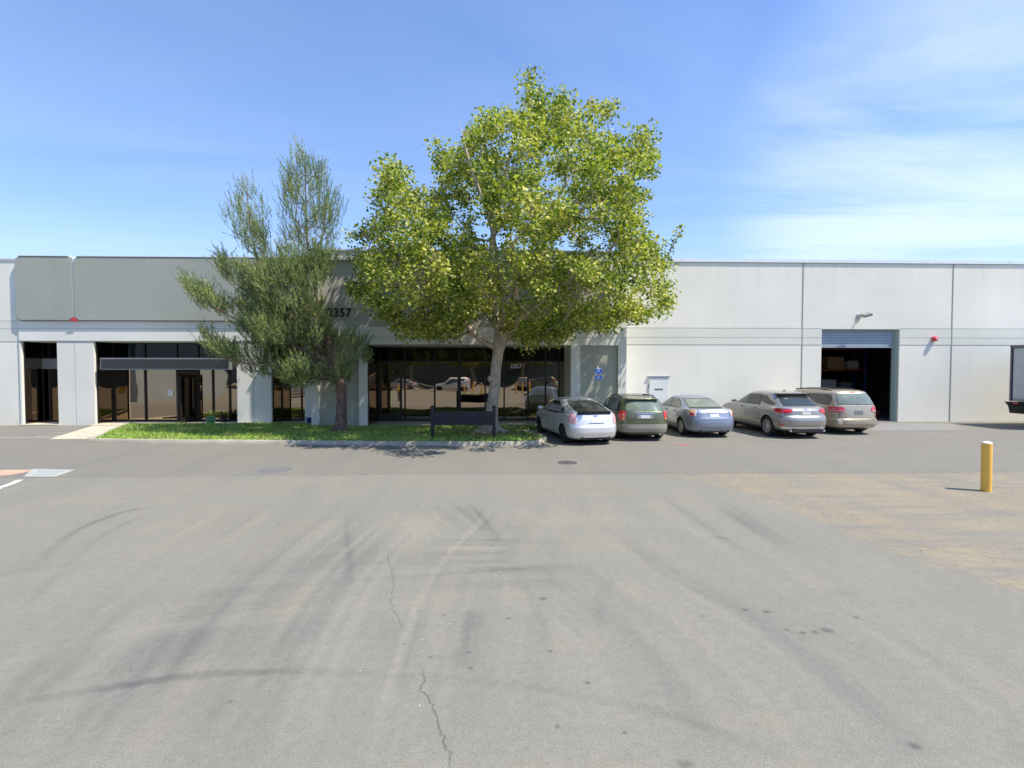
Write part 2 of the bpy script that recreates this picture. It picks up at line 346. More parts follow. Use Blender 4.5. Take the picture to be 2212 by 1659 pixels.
# ------------------------------------------------------------------ ground
dz = [0.0]
def flat(name, pts, mat, z, uvw=False):
    mb = MB(); mb.add([(p[0], p[1], z) for p in pts], [tuple(range(len(pts)))])
    o = mb.build(name, mat); tag(o, kind='structure')
    if o.data.polygons[0].normal.z < 0: o.data.flip_normals()
    return o
def spline(pts, n=10):
    P = [Vector(p) for p in pts]; P = [2*P[0]-P[1]] + P + [2*P[-1]-P[-2]]; out = []
    for i in range(1, len(P)-2):
        for k in range(n):
            t = k/n
            out.append(.5*((2*P[i]) + (P[i+1]-P[i-1])*t + (2*P[i-1]-5*P[i]+4*P[i+1]-P[i+2])*t*t + (3*P[i]-P[i-1]-3*P[i+1]+P[i+2])*t**3))
    out.append(P[-2]); return out
def strip(name, px, width, mat, n=10, jag=0.0, world=False):
    pts = [Vector(p) if world else G(*p) for p in px]
    pts = [Vector((p[0], p[1], 0)) for p in pts]
    pts = spline(pts, n) if n > 1 else pts
    dz[0] += .00025; z = .0045 + dz[0]
    vs, fs, L = [], [], [0]
    for i, p in enumerate(pts):
        t = (pts[min(i+1, len(pts)-1)] - pts[max(i-1, 0)]).normalized(); nn = Vector((-t.y, t.x, 0))
        q = p + nn*rng.uniform(-jag, jag); wdt = width if not hasattr(width, '__len__') else width[0]+(width[1]-width[0])*i/(len(pts)-1)
        for sgn in (-1, 1): vs.append((q.x+nn.x*sgn*wdt/2, q.y+nn.y*sgn*wdt/2, z))
        if i: L.append(L[-1] + (p-pts[i-1]).length)
    for i in range(len(pts)-1): fs.append((2*i, 2*i+1, 2*i+3, 2*i+2))
    me = bpy.data.meshes.new(name); me.from_pydata(vs, [], fs); me.materials.append(mat)
    uv = me.uv_layers.new(name='UVMap')
    for poly in me.polygons:
        for li in poly.loop_indices:
            vi = me.loops[li].vertex_index; uv.data[li].uv = (vi % 2, L[vi//2]/L[-1])
    me.update()
    if me.polygons[0].normal.z < 0: me.flip_normals()
    o = bpy.data.objects.new(name, me); COL.objects.link(o); tag(o, kind='structure'); return o

tag(MB().add([(-600,-600,0),(600,-600,0),(600,600,0),(-600,600,0)], [(0,1,2,3)]).build('ground', M['asph']), kind='structure')
# lane running past the building: a newer sheet of asphalt
lane_far = 23.35
flat('road', [(-60, 12.0), (-9.0, 11.9), (-2, 12.0), (8, 11.7), (60, 11.9), (60, 23.9), (-60, 23.9)], M['lane'], .004)
def jagged(pts, step=.25, amp=.05):
    out = []
    for i in range(len(pts)-1):
        a, b = Vector(pts[i][:2]), Vector(pts[i+1][:2]); k = max(1, int((b-a).length/step))
        for j in range(k):
            p = a.lerp(b, j/k); out.append((p.x+rng.uniform(-amp, amp), p.y+rng.uniform(-amp, amp)))
    out.append(tuple(pts[-1][:2])); return out
edge = spline([G(1420,1030), G(1560,1052), G(1700,1098), G(1800,1140), G(1890,1178), G(2000,1218), G(2110,1252), G(2240,1296), G(2500,1400)], 6)
flat('asphalt_repair', jagged([G(1880,931), G(2085,929), G(2060,916), G(1900,914), G(1880,931)], .4, .03), simple('grey_repair_asphalt', (.2, .195, .185), .9, 0, .1, 3, .3, 60), .0082)

# tyre marks, cracks and stains
MK = [
 ('tyre_dark', .08, [(-40,1527),(250,1484),(425,1459),(640,1452),(850,1459),(1106,1479),(1280,1508),(1426,1539),(1600,1600),(1746,1658)]),
 ('tyre_soft', .55, [(-80,1500),(250,1425),(440,1392),(700,1370)]),
 ('tyre_dark', .12, [(-40,1320),(60,1235),(160,1150),(260,1108),(330,1095)]),
 ('tyre_line', .12, [(40,1330),(140,1225),(240,1145),(330,1110)]),
 ('tyre_soft', .7, [(0,1310),(90,1220),(200,1135),(320,1098)]),
 ('tyre_soft', .32, [(1000,1075),(1060,1150),(1106,1229),(1171,1349),(1271,1449),(1330,1560),(1386,1670)]),
 ('tyre_dark', .10, [(1010,1085),(1060,1140),(1106,1215),(1150,1300),(1190,1390)]),
 ('tyre_line', .12, [(1330,1155),(1396,1215),(1456,1254),(1526,1289),(1600,1325)]),
 ('tyre_soft', .35, [(1250,1110),(1396,1200),(1560,1290),(1760,1370),(1960,1440)]),
 ('tyre_line', .16, [(1314,1240),(1302,1285),(1290,1360)]),
 ('tyre_dark', .22, [(1030,1315),(1012,1370),(992,1455)]),
 ('tyre_line', .06, [(1022,1315),(1004,1370),(985,1455)]),
 ('tyre_line', .10, [(385,1122),(440,1134),(500,1132),(545,1130)]),
 ('tyre_line', .10, [(430,1148),(480,1136),(540,1128)]),
 ('tyre_soft', .6, [(330,1225),(600,1222),(900,1200),(1300,1240)]),
 ('tyre_soft', .35, [(300,1335),(520,1320),(700,1300),(1000,1270),(1300,1262)]),
 ('tyre_line', .07, [(520,1195),(760,1190),(1000,1180)]),
 ('tyre_line', .08, [(755,1090),(748,1130),(754,1200),(755,1270)]),
 ('tyre_soft', .5, [(640,1120),(520,1260),(440,1430),(400,1600)]),
 ('tyre_soft', .5, [(740,1100),(640,1260),(540,1500),(470,1700)]),
 ('tyre_soft', .45, [(860,1330),(900,1440),(1000,1560)]),
 ('tyre_line', .09, [(2230,1530),(2192,1560),(2182,1590),(2195,1625),(2240,1660)]),
 ('tyre_dark', .10, [(1535,1158),(1582,1166)]),
 ('tyre_dark', .2, [(1780,1273),(1820,1283),(1860,1289)]),
 ('tyre_soft', .5, [(1700,1200),(1850,1280),(2030,1370),(2200,1420)]),
 ('tyre_soft', .8, [(420,1075),(560,1062),(700,1055)]),
 ('tyre_soft', .8, [(700,1118),(900,1112),(1040,1106)]),
 ('tyre_soft', .3, [(60,990),(300,998),(560,1000),(900,1012)]),
 ('tyre_soft', .3, [(1150,1012),(1500,1000),(1800,985)]),
 ('pale', .6, [(200,1350),(420,1330),(560,1310)]),
 ('pale', .9, [(640,1140),(800,1145),(960,1140)]),
 ('pale', .35, [(60,1245),(240,1230),(400,1212)]),
 ('pale', .3, [(1000,1190),(1200,1197),(1400,1205)]),
 ('pale', .5, [(860,1560),(940,1500),(960,1400),(935,1330)]),
 ('pale', .4, [(1140,1140),(1300,1120),(1600,1160)]),
 ('pale', .22, [(640,1405),(676,1403)]),
 ('pale', .3, [(0,1080),(200,1075),(420,1060)]),
]
ar = random.Random(19)
for k_ in range(80):                                     # families of wide faint turning arcs
    fam = k_ % 3; j_ = ar.uniform(-1, 1)
    if fam == 0: px = [(-60, 1330+130*j_), (300, 1270+95*j_), (800, 1230+80*j_), (1400, 1215+70*j_+40*ar.uniform(-1, 1))]
    elif fam == 1: px = [(1000+520*j_, 1070+30*ar.random()), (860+620*j_, 1230), (760+760*j_, 1420), (660+950*j_, 1700)]
    else: px = [(1150+400*j_, 1060+40*ar.random()), (1330+430*j_, 1200), (1600+480*j_, 1370), (1900+650*j_, 1650)]
    MK.append(('tyre_soft' if ar.random() < .7 else 'pale', ar.choice((.06, .09, .14, .22, .3)), px))
GX0, GX1, GY0, GY1, GS = -17.0, 26.0, 2.2, 12.15, .045
gx = np.arange(GX0, GX1+1e-6, GS); gy = np.arange(GY0, GY1+1e-6, GS); XX, YY = np.meshgrid(gx, gy); WEAR = np.zeros_like(XX)
from mathutils import noise as mn
lowx = np.arange(GX0, GX1+.6, .5); lowy = np.arange(GY0, GY1+.6, .5)
def fade_field(seed):
    f = np.array([[mn.noise(Vector((x*.45, y*.45, seed))) for x in lowx] for y in lowy])
    fx = (XX-GX0)/.5; fy = (YY-GY0)/.5; ix = fx.astype(int); iy = fy.astype(int); fx -= ix; fy -= iy
    return (f[iy, ix]*(1-fx)*(1-fy)+f[iy, ix+1]*fx*(1-fy)+f[iy+1, ix]*(1-fx)*fy+f[iy+1, ix+1]*fx*fy)
FF = [np.clip(.55+1.3*fade_field(s_), .0, 1.25) for s_ in (1.5, 7.5, 13.5)]
AMP = {'tyre_soft': .13, 'tyre_line': .2, 'tyre_dark': .36, 'pale': -.13}
for q_, (mt, w, px) in enumerate(MK):
    pts = np.array([(p.x, p.y) for p in spline([G(*p) for p in px], 10)]); best = np.full(XX.shape, 9.0); tt = np.zeros(XX.shape); L_ = len(pts)-1
    rad = w*.9+.1
    for i in range(L_):
        a, b = pts[i], pts[i+1]
        i0 = max(int((min(a[0], b[0])-rad-GX0)/GS), 0); i1 = min(int((max(a[0], b[0])+rad-GX0)/GS)+2, XX.shape[1]); j0 = max(int((min(a[1], b[1])-rad-GY0)/GS), 0); j1 = min(int((max(a[1], b[1])+rad-GY0)/GS)+2, XX.shape[0])
        if i1 <= i0 or j1 <= j0: continue
        d = b-a; l2 = d@d+1e-9; x = XX[j0:j1, i0:i1]-a[0]; y = YY[j0:j1, i0:i1]-a[1]; t = np.clip((x*d[0]+y*d[1])/l2, 0, 1); ds = np.hypot(x-t*d[0], y-t*d[1])
        sl = best[j0:j1, i0:i1]; m_ = ds < sl; sl[m_] = ds[m_]; tt[j0:j1, i0:i1][m_] = ((i+t)/L_)[m_]
    hw_ = max(w/2, .05); prof_ = np.clip(1.25*(1-(best/(hw_*1.15))**4), 0, 1)*np.clip(np.minimum(tt, 1-tt)*8, 0, 1)
    WEAR += AMP[mt]*prof_*FF[q_ % 3]*(.75 if w > .3 else 1)
WEAR = np.clip(WEAR, -.6, 1.0)
def signed(poly):                                        # distance to a polygon, positive inside
    P_ = np.array(poly); c_ = np.zeros(XX.shape, bool); D_ = np.full(XX.shape, 99.0)
    for i in range(len(P_)):
        a, b = P_[i], P_[(i+1) % len(P_)]
        c_ ^= ((a[1] > YY) != (b[1] > YY)) & (XX < (b[0]-a[0])*(YY-a[1])/((b[1]-a[1]) or 1e-9)+a[0])
        d = b-a; t = np.clip(((XX-a[0])*d[0]+(YY-a[1])*d[1])/(d@d+1e-9), 0, 1); D_ = np.minimum(D_, np.hypot(XX-a[0]-t*d[0], YY-a[1]-t*d[1]))
    return np.where(c_, D_, -D_)
NZ = .5*fade_field(21.5)+.25*np.sin(XX*7.1+3*np.sin(YY*5.3))*np.sin(YY*9.7+2*np.sin(XX*6.1))
old_poly = [(p.x, p.y) for p in edge] + [(40, 3), (40, 13), (G(1420,1030).x+.4, 13)]
OLD = np.clip((signed(old_poly)+.28*NZ)/.16+.3, 0, 1)
OLD = np.maximum(OLD, .55*np.clip(signed([tuple(G(*p)[:2]) for p in ((1112,1052),(1160,1071),(1390,1066),(1330,1046))])/.08+NZ*.6, 0, 1))
ny_, nx_ = XX.shape; me_ = bpy.data.meshes.new('parking_lot'); me_.vertices.add(nx_*ny_)
me_.vertices.foreach_set('co', np.stack([XX, YY, np.full(XX.shape, .002)], -1).astype(np.float32).ravel())
b_ = (np.arange(ny_-1)[:, None]*nx_+np.arange(nx_-1)[None, :]).ravel(); F_ = np.stack([b_, b_+1, b_+nx_+1, b_+nx_], 1).astype(np.int32)
me_.loops.add(F_.size); me_.loops.foreach_set('vertex_index', F_.ravel()); me_.polygons.add(len(F_)); me_.polygons.foreach_set('loop_start', np.arange(0, F_.size, 4, dtype=np.int32))
me_.materials.append(M['asph']); me_.update(calc_edges=True)
at_ = me_.attributes.new('wear', 'FLOAT', 'POINT'); at_.data.foreach_set('value', WEAR.astype(np.float32).ravel())
at_ = me_.attributes.new('old_surface', 'FLOAT', 'POINT'); at_.data.foreach_set('value', OLD.astype(np.float32).ravel())
pk_ = bpy.data.objects.new('parking_lot', me_); COL.objects.link(pk_); tag(pk_, kind='structure')
def crack(px, w=.013): strip('asphalt_crack', px, w, M['crack'], 7, .018)
crack([(836,1180),(840,1215),(852,1262),(846,1300),(858,1335),(880,1368)])
crack([(905,1440),(918,1460),(908,1490),(930,1515),(948,1550),(957,1592),(968,1625),(980,1670)], .02)
crack([(1920,1165),(1990,1180),(2100,1200),(2230,1215)], .02)
def spot(x, y, rx, ry=None, mat='oil', name='oil_stain'):
    c = G(x, y); ry = ry or rx; dz[0] += .00025
    vs = [(c.x, c.y, .0045+dz[0])]; n = 14
    for k in range(n):
        a = 2*math.pi*k/n; j = rng.uniform(.75, 1.15); vs.append((c.x+rx*j*math.cos(a), c.y+ry*j*math.sin(a), .0045+dz[0]))
    me = bpy.data.meshes.new(name); me.from_pydata(vs, [], [(0, k+1, (k+1) % n+1) for k in range(n)]); me.materials.append(M[mat])
    uv = me.uv_layers.new(name='UVMap')
    for poly in me.polygons:
        for li in poly.loop_indices: uv.data[li].uv = (.5 if me.loops[li].vertex_index == 0 else 1.0, .5)
    o = bpy.data.objects.new(name, me); COL.objects.link(o); tag(o, kind='structure')
for x, y, r in ((1785,1363,.09),(1760,1366,.05),(1735,1368,.045),(1610,1318,.06),(1657,1323,.06),(1174,1294,.07),(1270,1476,.04),(1975,1613,.06),(1480,1653,.07),(1012,1410,.03),
                (930,1420,.03),(1016,1444,.035),(1205,1571,.03),(1190,1408,.04),(1700,1362,.04),(1520,1332,.03),(1990,1190,.05),(1100,1337,.04),(1350,1585,.03),(498,1517,.03),(960,1330,.035),(1850,1335,.04)):
    spot(x, y, r, r*.8)
spot(1236, 1317, .07, .07, 'pale', 'dust_streak'); spot(1495, 1293, .08, .08, 'pale', 'dust_streak')
spot(1472, 961, .45, .22, 'rdot', 'painted_marking')
spot(1512, 939, .3, .16, 'wpaint', 'painted_marking')
# faded bay lines on the left and by the cars
for a, b in (((95,924),(190,922)),((110,930),(205,926)),((95,937),(210,931)),((70,944),(200,939))): strip('painted_marking', [a, b], .13, M['wpaint'], 4)
strip('painted_marking', [(-30,947),(60,946),(130,945)], .16, M['wpaint'], 4)
strip('painted_marking', [(0,1055),(14,1050),(30,1044),(44,1037)], .14, M['wline'], 5)
strip('painted_marking', [(-60,1080),(-30,1068),(2,1054)], .14, M['wline'], 5)
strip('painted_marking', [(108,1075),(112,1108)], .035, M['pale'], 3)
for xa in (4.2, 6.55, 9.4, 12.5): strip('painted_marking', [(xa, 17.6, 0), (xa+.05, 22.4, 0)], .1, M['pale'], 6, world=True)
flat('painted_area', jagged([G(-60,1016), G(78,1015), G(60,1020), G(25,1026), G(-60,1034)], .3, .02), simple('faded_red_concrete', (.45, .30, .21), .9, 0, .25, 4, .2, 40), .0086)
# utility slab with lid
us = empty('utility_cover', G(85, 1023), 0, 'pale concrete utility slab with a rectangular lid set in the asphalt', 'utility cover')
ul = us.location
A_, B_, C_, D_ = [G(*p) for p in ((50,1031),(120,1031),(162,1016),(72,1014))]
MB().slab([(p.x-ul.x, p.y-ul.y) for p in (A_, B_, C_, D_)], .0, .016).build('slab', M['utility'], us)
ctr = (A_+B_+C_+D_)/4
MB().slab([((ctr+(p-ctr)*.62).x-ul.x, (ctr+(p-ctr)*.62).y-ul.y) for p in (A_, B_, C_, D_)], .016, .021).build('lid', simple('grey_lid', (.29, .32, .315), .8, 0, .1, 5), us)
for px, py, lab, r in ((595,1016,'faint round manhole cover in the lane, level with the lawn',.42), (1226,1000,'dark round manhole cover in front of the silver hatchback',.27)):
    c = G(px, py); mh = empty('manhole_cover', (c.x, c.y, 0), 0, lab, 'manhole')
    MB().lathe([(r+.05, .003), (r+.05, .0075), (r+.01, .009)], n=32).build('collar', simple('collar_iron', (.2,.19,.18), .8), mh)
    MB().lathe([(r, .008), (r, .012), (r*.98, .013)], n=32).build('lid', M['iron'] if r < .3 else simple('worn_iron', (.16, .155, .15), .8, .2, .2, 20), mh)

# pale walkway, sidewalk, kerb, lawn
YL, YB, YR, YP = 23.0, 21.6, 23.2, 23.05
GL, GB = 24.1, 23.7
XB0, XB1 = wx(672, YB), wx(1353, YB)
XL0 = wx(43, YL)
kf = [G(188,956), G(330,958.5), G(560,960), G(900,963), G(1080,963.5)]            # foot of the kerb
kend = spline([G(1080,963.5), G(1150,961.5), G(1180,955), G(1180,948), G(1150,941), G(1105,930)], 5)
front = [(p.x, p.y) for p in spline(kf, 5)[:-1]] + [(p.x, p.y) for p in kend]
back_l = G(272, 919)
outer = [G(188,956)]
walk_pts = [G(107,950), G(184,950), G(272,919.5), G(205,919.5)]
MB().slab([(p.x, p.y) for p in walk_pts], 0, .03).build('path', M['conc'])
tag(bpy.data.objects['path'], kind='structure')
# sidewalk strips in front of the glass
sw = MB()
sw.box(wx(205, YL)-.0, XB0+.3, 22.55, GL+.4, 0, .06)
sw.box(wx(47, YL)-.1, wx(125, YL)+.1, 22.85, GL+.4, 0, .055)
sw.box(wx(770, YB), XB1-.02, 21.35, GB+.4, 0, .075)
o = sw.build('sidewalk', M['conc'], bevel=.01); tag(o, kind='structure')
flat('apron', [(wx(1100,21.3), 21.34), (wx(1100,21.3), 20.0), (1.2, 19.0), (2.2, 19.3), (3.2, 21.34)], M['conc'], .012)
# lawn polygon = kerb inner line, kerb 0.15 wide
def offset_poly(line, d):
    out = []
    for i, p in enumerate(line):
        a = Vector(line[max(i-1, 0)]); b = Vector(line[min(i+1, len(line)-1)]); t = (b-a).normalized()
        out.append((p[0]-t.y*d, p[1]+t.x*d))
    return out
ring = [(back_l.x, back_l.y)] + front
inner = offset_poly(ring, .16)
kb = MB(); n_ = len(ring); KH = .13
prof = [(0, 0), (.02, KH-.02), (.035, KH), (.16, KH), (.16, 0)]
lines = [offset_poly(ring, d) for d, z in prof]
vs = [(lines[j][i][0], lines[j][i][1], prof[j][1]) for i in range(n_) for j in range(5)]
fs = [(i*5+j, (i+1)*5+j, (i+1)*5+j+1, i*5+j+1) for i in range(n_-1) for j in range(4)]
kb.add(vs, fs)
for fr_ in (.12, .27, .42, .57, .72, .84):
    i_ = int(fr_*(n_-1)); P0 = [Vector((lines[j][i_][0], lines[j][i_][1], prof[j][1])) for j in range(4)]; t_k = Vector((ring[i_+1][0]-ring[i_][0], ring[i_+1][1]-ring[i_][1], 0)).normalized()*.008; nk = Vector((-t_k.y, t_k.x, 0)).normalized()*-.002+Vector((0,0,.002))
    kb.add([p+nk+t_k for p in P0]+[p+nk-t_k for p in P0], [(j, j+1, j+5, j+4) for j in range(3)], 1)
k_o = kb.build('kerb', [M['conc_new'], M['joint']], smooth=30); tag(k_o, kind='structure')
KJ = MB()
lawn_back = [(XB1-2.4, 20.9), (XB1-3.2, 21.25), (XB0+1.7, 21.25), (XB0+1.7, 21.52), (XB0-.02, 21.52), (XB0-.02, 22.5), (back_l.x+.3, 22.5)]
lawn_poly = inner + lawn_back
def inpoly(x, y, poly):
    c = False; j = len(poly)-1
    for i in range(len(poly)):
        if (poly[i][1] > y) != (poly[j][1] > y) and x < (poly[j][0]-poly[i][0])*(y-poly[i][1])/(poly[j][1]-poly[i][1])+poly[i][0]: c = not c
        j = i
    return c
m, nt_, p_ = new_mat('lawn_soil_and_grass'); p_.inputs['Roughness'].default_value = .95
t_ = N(nt_, 'ShaderNodeTexCoord'); q_ = N(nt_, 'ShaderNodeTexNoise', i_Scale=1.4, i_Detail=8.0, i_Roughness=.7); lk(nt_, t_.outputs['Object'], q_.inputs[0])
lk(nt_, RAMP(nt_, q_.outputs[0], [(.32, (.04, .085, .015)), (.55, (.09, .16, .03)), (.72, (.2, .19, .08))]), p_.inputs['Base Color'])
t0_ = N(nt_, 'ShaderNodeVectorMath', operation='DISTANCE'); t0_.inputs[1].default_value = tuple(G(1060, 936, KH)); lk(nt_, t_.outputs['Object'], t0_.inputs[0])
dirt_ = RAMP(nt_, MATH(nt_, 'ADD', t0_.outputs['Value'], MATH(nt_, 'MULTIPLY', q_.outputs[0], 1.4)), [(.0, 1), (.95, 0)])
mc_ = p_.inputs['Base Color'].links[0].from_socket
dr_ = RAMP(nt_, MATH(nt_, 'MULTIPLY', MATH(nt_, 'ADD', t0_.outputs['Value'], MATH(nt_, 'MULTIPLY', q_.outputs[0], 1.4)), .5), [(.55, 1), (.9, 0)])
lk(nt_, MIXC(nt_, dr_, mc_, (.33, .26, .17)), p_.inputs['Base Color'])
M['lawn'] = m
lw = MB(); lw.slab(lawn_poly, 0, KH-.015); o = lw.build('lawn', M['lawn']); tag(o, kind='structure')
# grass blades
M_blade, nt_, p_ = new_mat('grass_blade'); p_.inputs['Roughness'].default_value = .6
g_ = N(nt_, 'ShaderNodeNewGeometry'); t_ = N(nt_, 'ShaderNodeTexCoord')
q_ = N(nt_, 'ShaderNodeTexNoise', i_Scale=1.1, i_Detail=5.0); lk(nt_, t_.outputs['Object'], q_.inputs[0])
cA = RAMP(nt_, g_.outputs['Random Per Island'], [(0, (.11, .23, .02)), (.5, (.26, .42, .045)), (.85, (.40, .50, .09)), (1, (.48, .43, .18))])
cA = MIXC(nt_, RAMP(nt_, q_.outputs[0], [(.5, 0), (.72, .6)]), cA, (.3, .29, .12)); lk(nt_, cA, p_.inputs['Base Color'])
M['blade'] = M_blade
nr = np.random.default_rng(3); T0x, T0y = G(1060, 934, KH).x, G(1060, 934, KH).y
bl = []
xs0, xs1 = min(p[0] for p in lawn_poly), max(p[0] for p in lawn_poly); ys0, ys1 = min(p[1] for p in lawn_poly), max(p[1] for p in lawn_poly)
while len(bl) < 42000:
    x = rng.uniform(xs0, xs1); y = rng.uniform(ys0, ys1)
    dd = math.hypot((x-T0x)/1.5, y-T0y)
    if inpoly(x, y, lawn_poly) and (dd > .75 or rng.random() < (dd-.2)*.8): bl.append((x, y))
bl = np.array(bl); nb = len(bl)
hh = nr.uniform(.03, .085, nb)*(1+.35*np.sin(bl[:, 0]*1.7)*np.sin(bl[:, 1]*2.3)); an = nr.uniform(0, 6.28, nb); wv = nr.uniform(.008, .02, nb); ln = nr.normal(0, .03, (nb, 2))
co = np.zeros((nb, 3, 3)); z0 = KH-.017
co[:, 0] = np.c_[bl[:, 0]-np.cos(an)*wv, bl[:, 1]-np.sin(an)*wv, np.full(nb, z0)]
co[:, 1] = np.c_[bl[:, 0]+np.cos(an)*wv, bl[:, 1]+np.sin(an)*wv, np.full(nb, z0)]
co[:, 2] = np.c_[bl[:, 0]+ln[:, 0], bl[:, 1]+ln[:, 1], z0+hh]
o = np_mesh('grass', co.reshape(-1, 3), 3, M['blade']); tag(o, 'short green grass covering the lawn strip in front of the building', 'grass', kind='stuff')

M['litter'] = simple('dry_leaf', (.36, .25, .11), .8, 0, .3, 9)
lv = []
while len(lv) < 900:
    x, y = rng.gauss(-.6, 3.6), rng.gauss(19.0, 1.8)
    if rng.random() < .35: x, y = rng.gauss(T0x, .9), rng.gauss(T0y, .6)
    on = inpoly(x, y, lawn_poly)
    if on or (15.6 < y < 16.6 and rng.random() < .25): lv.append((x, y, KH+.03 if on else .012))
lv = np.array(lv); an = nr.uniform(0, 6.28, len(lv)); sz = nr.uniform(.03, .07, len(lv)); tl = nr.uniform(-.02, .02, (len(lv), 4))
co = np.zeros((len(lv), 4, 3))
for q_ in range(4):
    co[:, q_] = np.c_[lv[:, 0]+np.cos(an+q_*1.571)*sz*(1, .6, 1, .6)[q_], lv[:, 1]+np.sin(an+q_*1.571)*sz*(1, .6, 1, .6)[q_], lv[:, 2]+tl[:, q_]*(lv[:, 2] > .05)]
o = np_mesh('leaf_litter', co.reshape(-1, 3), 4, M['litter']); tag(o, 'dry fallen leaves scattered on the lawn around the pale tree trunk', 'leaves', kind='stuff')

# ------------------------------------------------------------------ the building
bd = empty('warehouse_building', (0, YL, 0), 0, 'long pale grey industrial building with sage green upper panels and dark glass storefronts', 'building')
BO = Vector((0, YL, 0))
def bpart(mb, name, mats, smooth=None, bevel=0, parent=None, label=None):
    o = mb.build(name, mats, None, smooth, bevel)
    o.data.transform(Matrix.Translation(-BO)); o.parent = parent or bd
    if label: o['label'] = label
    return o
TOPR = wz(566, YR, 1500); TOPL = wz(562, YL, 160); BACK = 60.0
def z_(y, Y): return wz(y, Y)
# heights of the left part
sof_l = wz(738, YL, 330); bm_t = wz(694, YL, 330); gr_l = wz(710, YL, 330)
XLb = XB0
op1 = (wx(47, YL), wx(125, YL)); op2 = (wx(204, YL), wx(512, YL)); op3 = (wx(586, YL), wx(658, YL))
lw_ = MB()
D2 = GL+.35
lw_.box(XL0, XLb, YL, D2, sof_l, TOPL)                              # beam and wall above the openings
lw_.box(XL0, op1[0], YL, D2, 0, sof_l)
lw_.box(op1[1], op2[0], YL, D2, 0, sof_l); lw_.box(op2[1], op3[0], YL, D2, 0, sof_l); lw_.box(op3[1], XLb+.3, YL, D2, 0, sof_l)
bpart(lw_, 'wall', M['beam'], label='left storefront wall with pale pillars under a beam')
jn = MB()
for xx in (wx(163.5, YL), wx(547, YL)): bpart(MB().box(xx-.012, xx+.012, YL-.003, YL, .0, sof_l), 'joint', M['joint_soft'])
jn.box(XL0, XLb, YL-.003, YL, gr_l-.012, gr_l+.012)
jn.box(XL0, XLb, YL-.02, YL, sof_l-.001+.002, sof_l+.03, 1)
bpart(jn, 'joint', [M['joint_soft'], M['edge']])
# plain wall at far left and sloping roof edge
pl = MB(); XPL = -48
pl.box(XPL, XL0, YP, YP+.3, 0, wz(561, YP, 20))
bpart(pl, 'wall', M['wall'], label='plain pale wall at the left end')
pj = MB(); zb0, zb1, zb2 = wz(693, YP, 20), wz(710, YP, 20), wz(737.5, YP, 20)
pj.box(XPL, XL0, YP-.006, YP, zb2, zb0, 0)
for zz in (zb0, zb1, zb2): pj.box(XPL, XL0, YP-.009, YP-.006, zz-.011, zz+.011, 1)
pj.box(XL0-.05, XL0, YP-.012, YP, 0, wz(561, YP, 20), 1)
bpart(pj, 'band', [M['band'], M['joint_soft']])
pc = MB(); pc.box(XPL, XL0, YP-.04, YP+.36, wz(561, YP, 20), wz(561, YP, 20)+.07)
bpart(pc, 'parapet_cap', M['cap'])
# sage panels with clipped corners
def panel(x0, x1, tl, tr, bl_, br, name='cladding_panel'):
    z0, z1 = bm_t, wz(554.5, YL, 100); c = .17
    def poly(e):
        P = []
        a0, a1, b0, b1 = x0+e, x1-e, z0+e, z1-e
        P += [(a0+c, b0), (a0, b0+c*.8)] if bl_ else [(a0, b0)]
        P += [(a0, b1-c), (a0+c, b1)] if tl else [(a0, b1)]
        P += [(a1-c, b1), (a1, b1-c)] if tr else [(a1, b1)]
        P += [(a1, b0+c*.8), (a1-c, b0)] if br else [(a1, b0)]
        return P
    o = bpart(MB().prism(poly(.03), YL-.12, YL), name, M['green'], label='sage green stucco panel on the upper wall')
    bpart(MB().prism(poly(0), YL-.085, YL-.001), 'panel_trim', M['edge'], parent=o)
    mb = MB()
    mb.box(x0+c*tl, x1-c*tr, YL-.14, YL+.25, z1, z1+.035)
    bpart(mb, 'flashing', M['cap'], parent=o)
    return o
for ch in ():
    pass
xm = wx(162.5, YL, 620)
panel(XL0, xm-.01, 1, 1, 1, 1); panel(xm+.01, XLb+.1, 1, 0, 1, 0)
bpart(MB().box(xm-.012, xm+.012, YL-.1, YL, bm_t, TOPL), 'joint', M['cap'])
bpart(MB().prism([(xm-.17, bm_t), (xm+.17, bm_t), (xm, bm_t+.15)], YL-.14, YL-.001), 'gusset', M['red'], label='red triangle between the two sage panels')
# bay in the middle
TB = wz(541.5, YB, 760)
zs = wz(745.5, YB, 1000); zl = wz(706.5, YB, 1000); zg = wz(729, YB, 1000); zt = wz(561, YB, 760)
xa, xb_, xc, xd, xe, xf = [wx(v, YB) for v in (688, 775, 793, 1233, 1253, 1335)]
xg = wx(1317, YB)
bw = MB(); DB = GB+.35
bw.box(XB0, xa, YB, DB, 0, zl); bw.box(xb_, xc, YB, DB, 0, zs); bw.box(xd, xe, YB, DB, 0, zs); bw.box(xf, XB1, YB, DB, 0, zl)
bw.box(xa, xf, YB, DB, zs, zl)
bw.box(XB0, xa, YB, DB, zl, TB); bw.box(xa, xg, YB, DB, zt, TB); bw.box(xg, XB1, YB, DB, zl, TB)
bpart(bw, 'wall', M['beam'], label='projecting bay frame in the middle of the front')
bpart(MB().box(xa, xg, YB+.16, YB+.3, zl, zt), 'upper_panel', M['tan'], label='warm grey recessed panel bearing the numerals')
bpart(MB().box(xa, xb_, YB+.1, YB+.3, 0, zs), 'lower_panel', M['sagep'], label='sage grey panel beside the pine trunk')
bpart(MB().box(xe, xf, YB+.1, YB+.3, 0, zs), 'lower_panel', M['sagep'], label='sage grey panel bearing the blue sign')
jb = MB()
jb.box(XB0, XB1, YB-.003, YB, zg-.01, zg+.01)
jb.box(xc, xd, YB-.004, YB, zs, zs+.02, 1)
bpart(jb, 'joint', [M['joint_soft'], M['edge']])
bpart(MB().box(XB0-.03, XB1+.03, YB-.05, YB+.4, TB, TB+.07), 'parapet_cap', M['cap'])
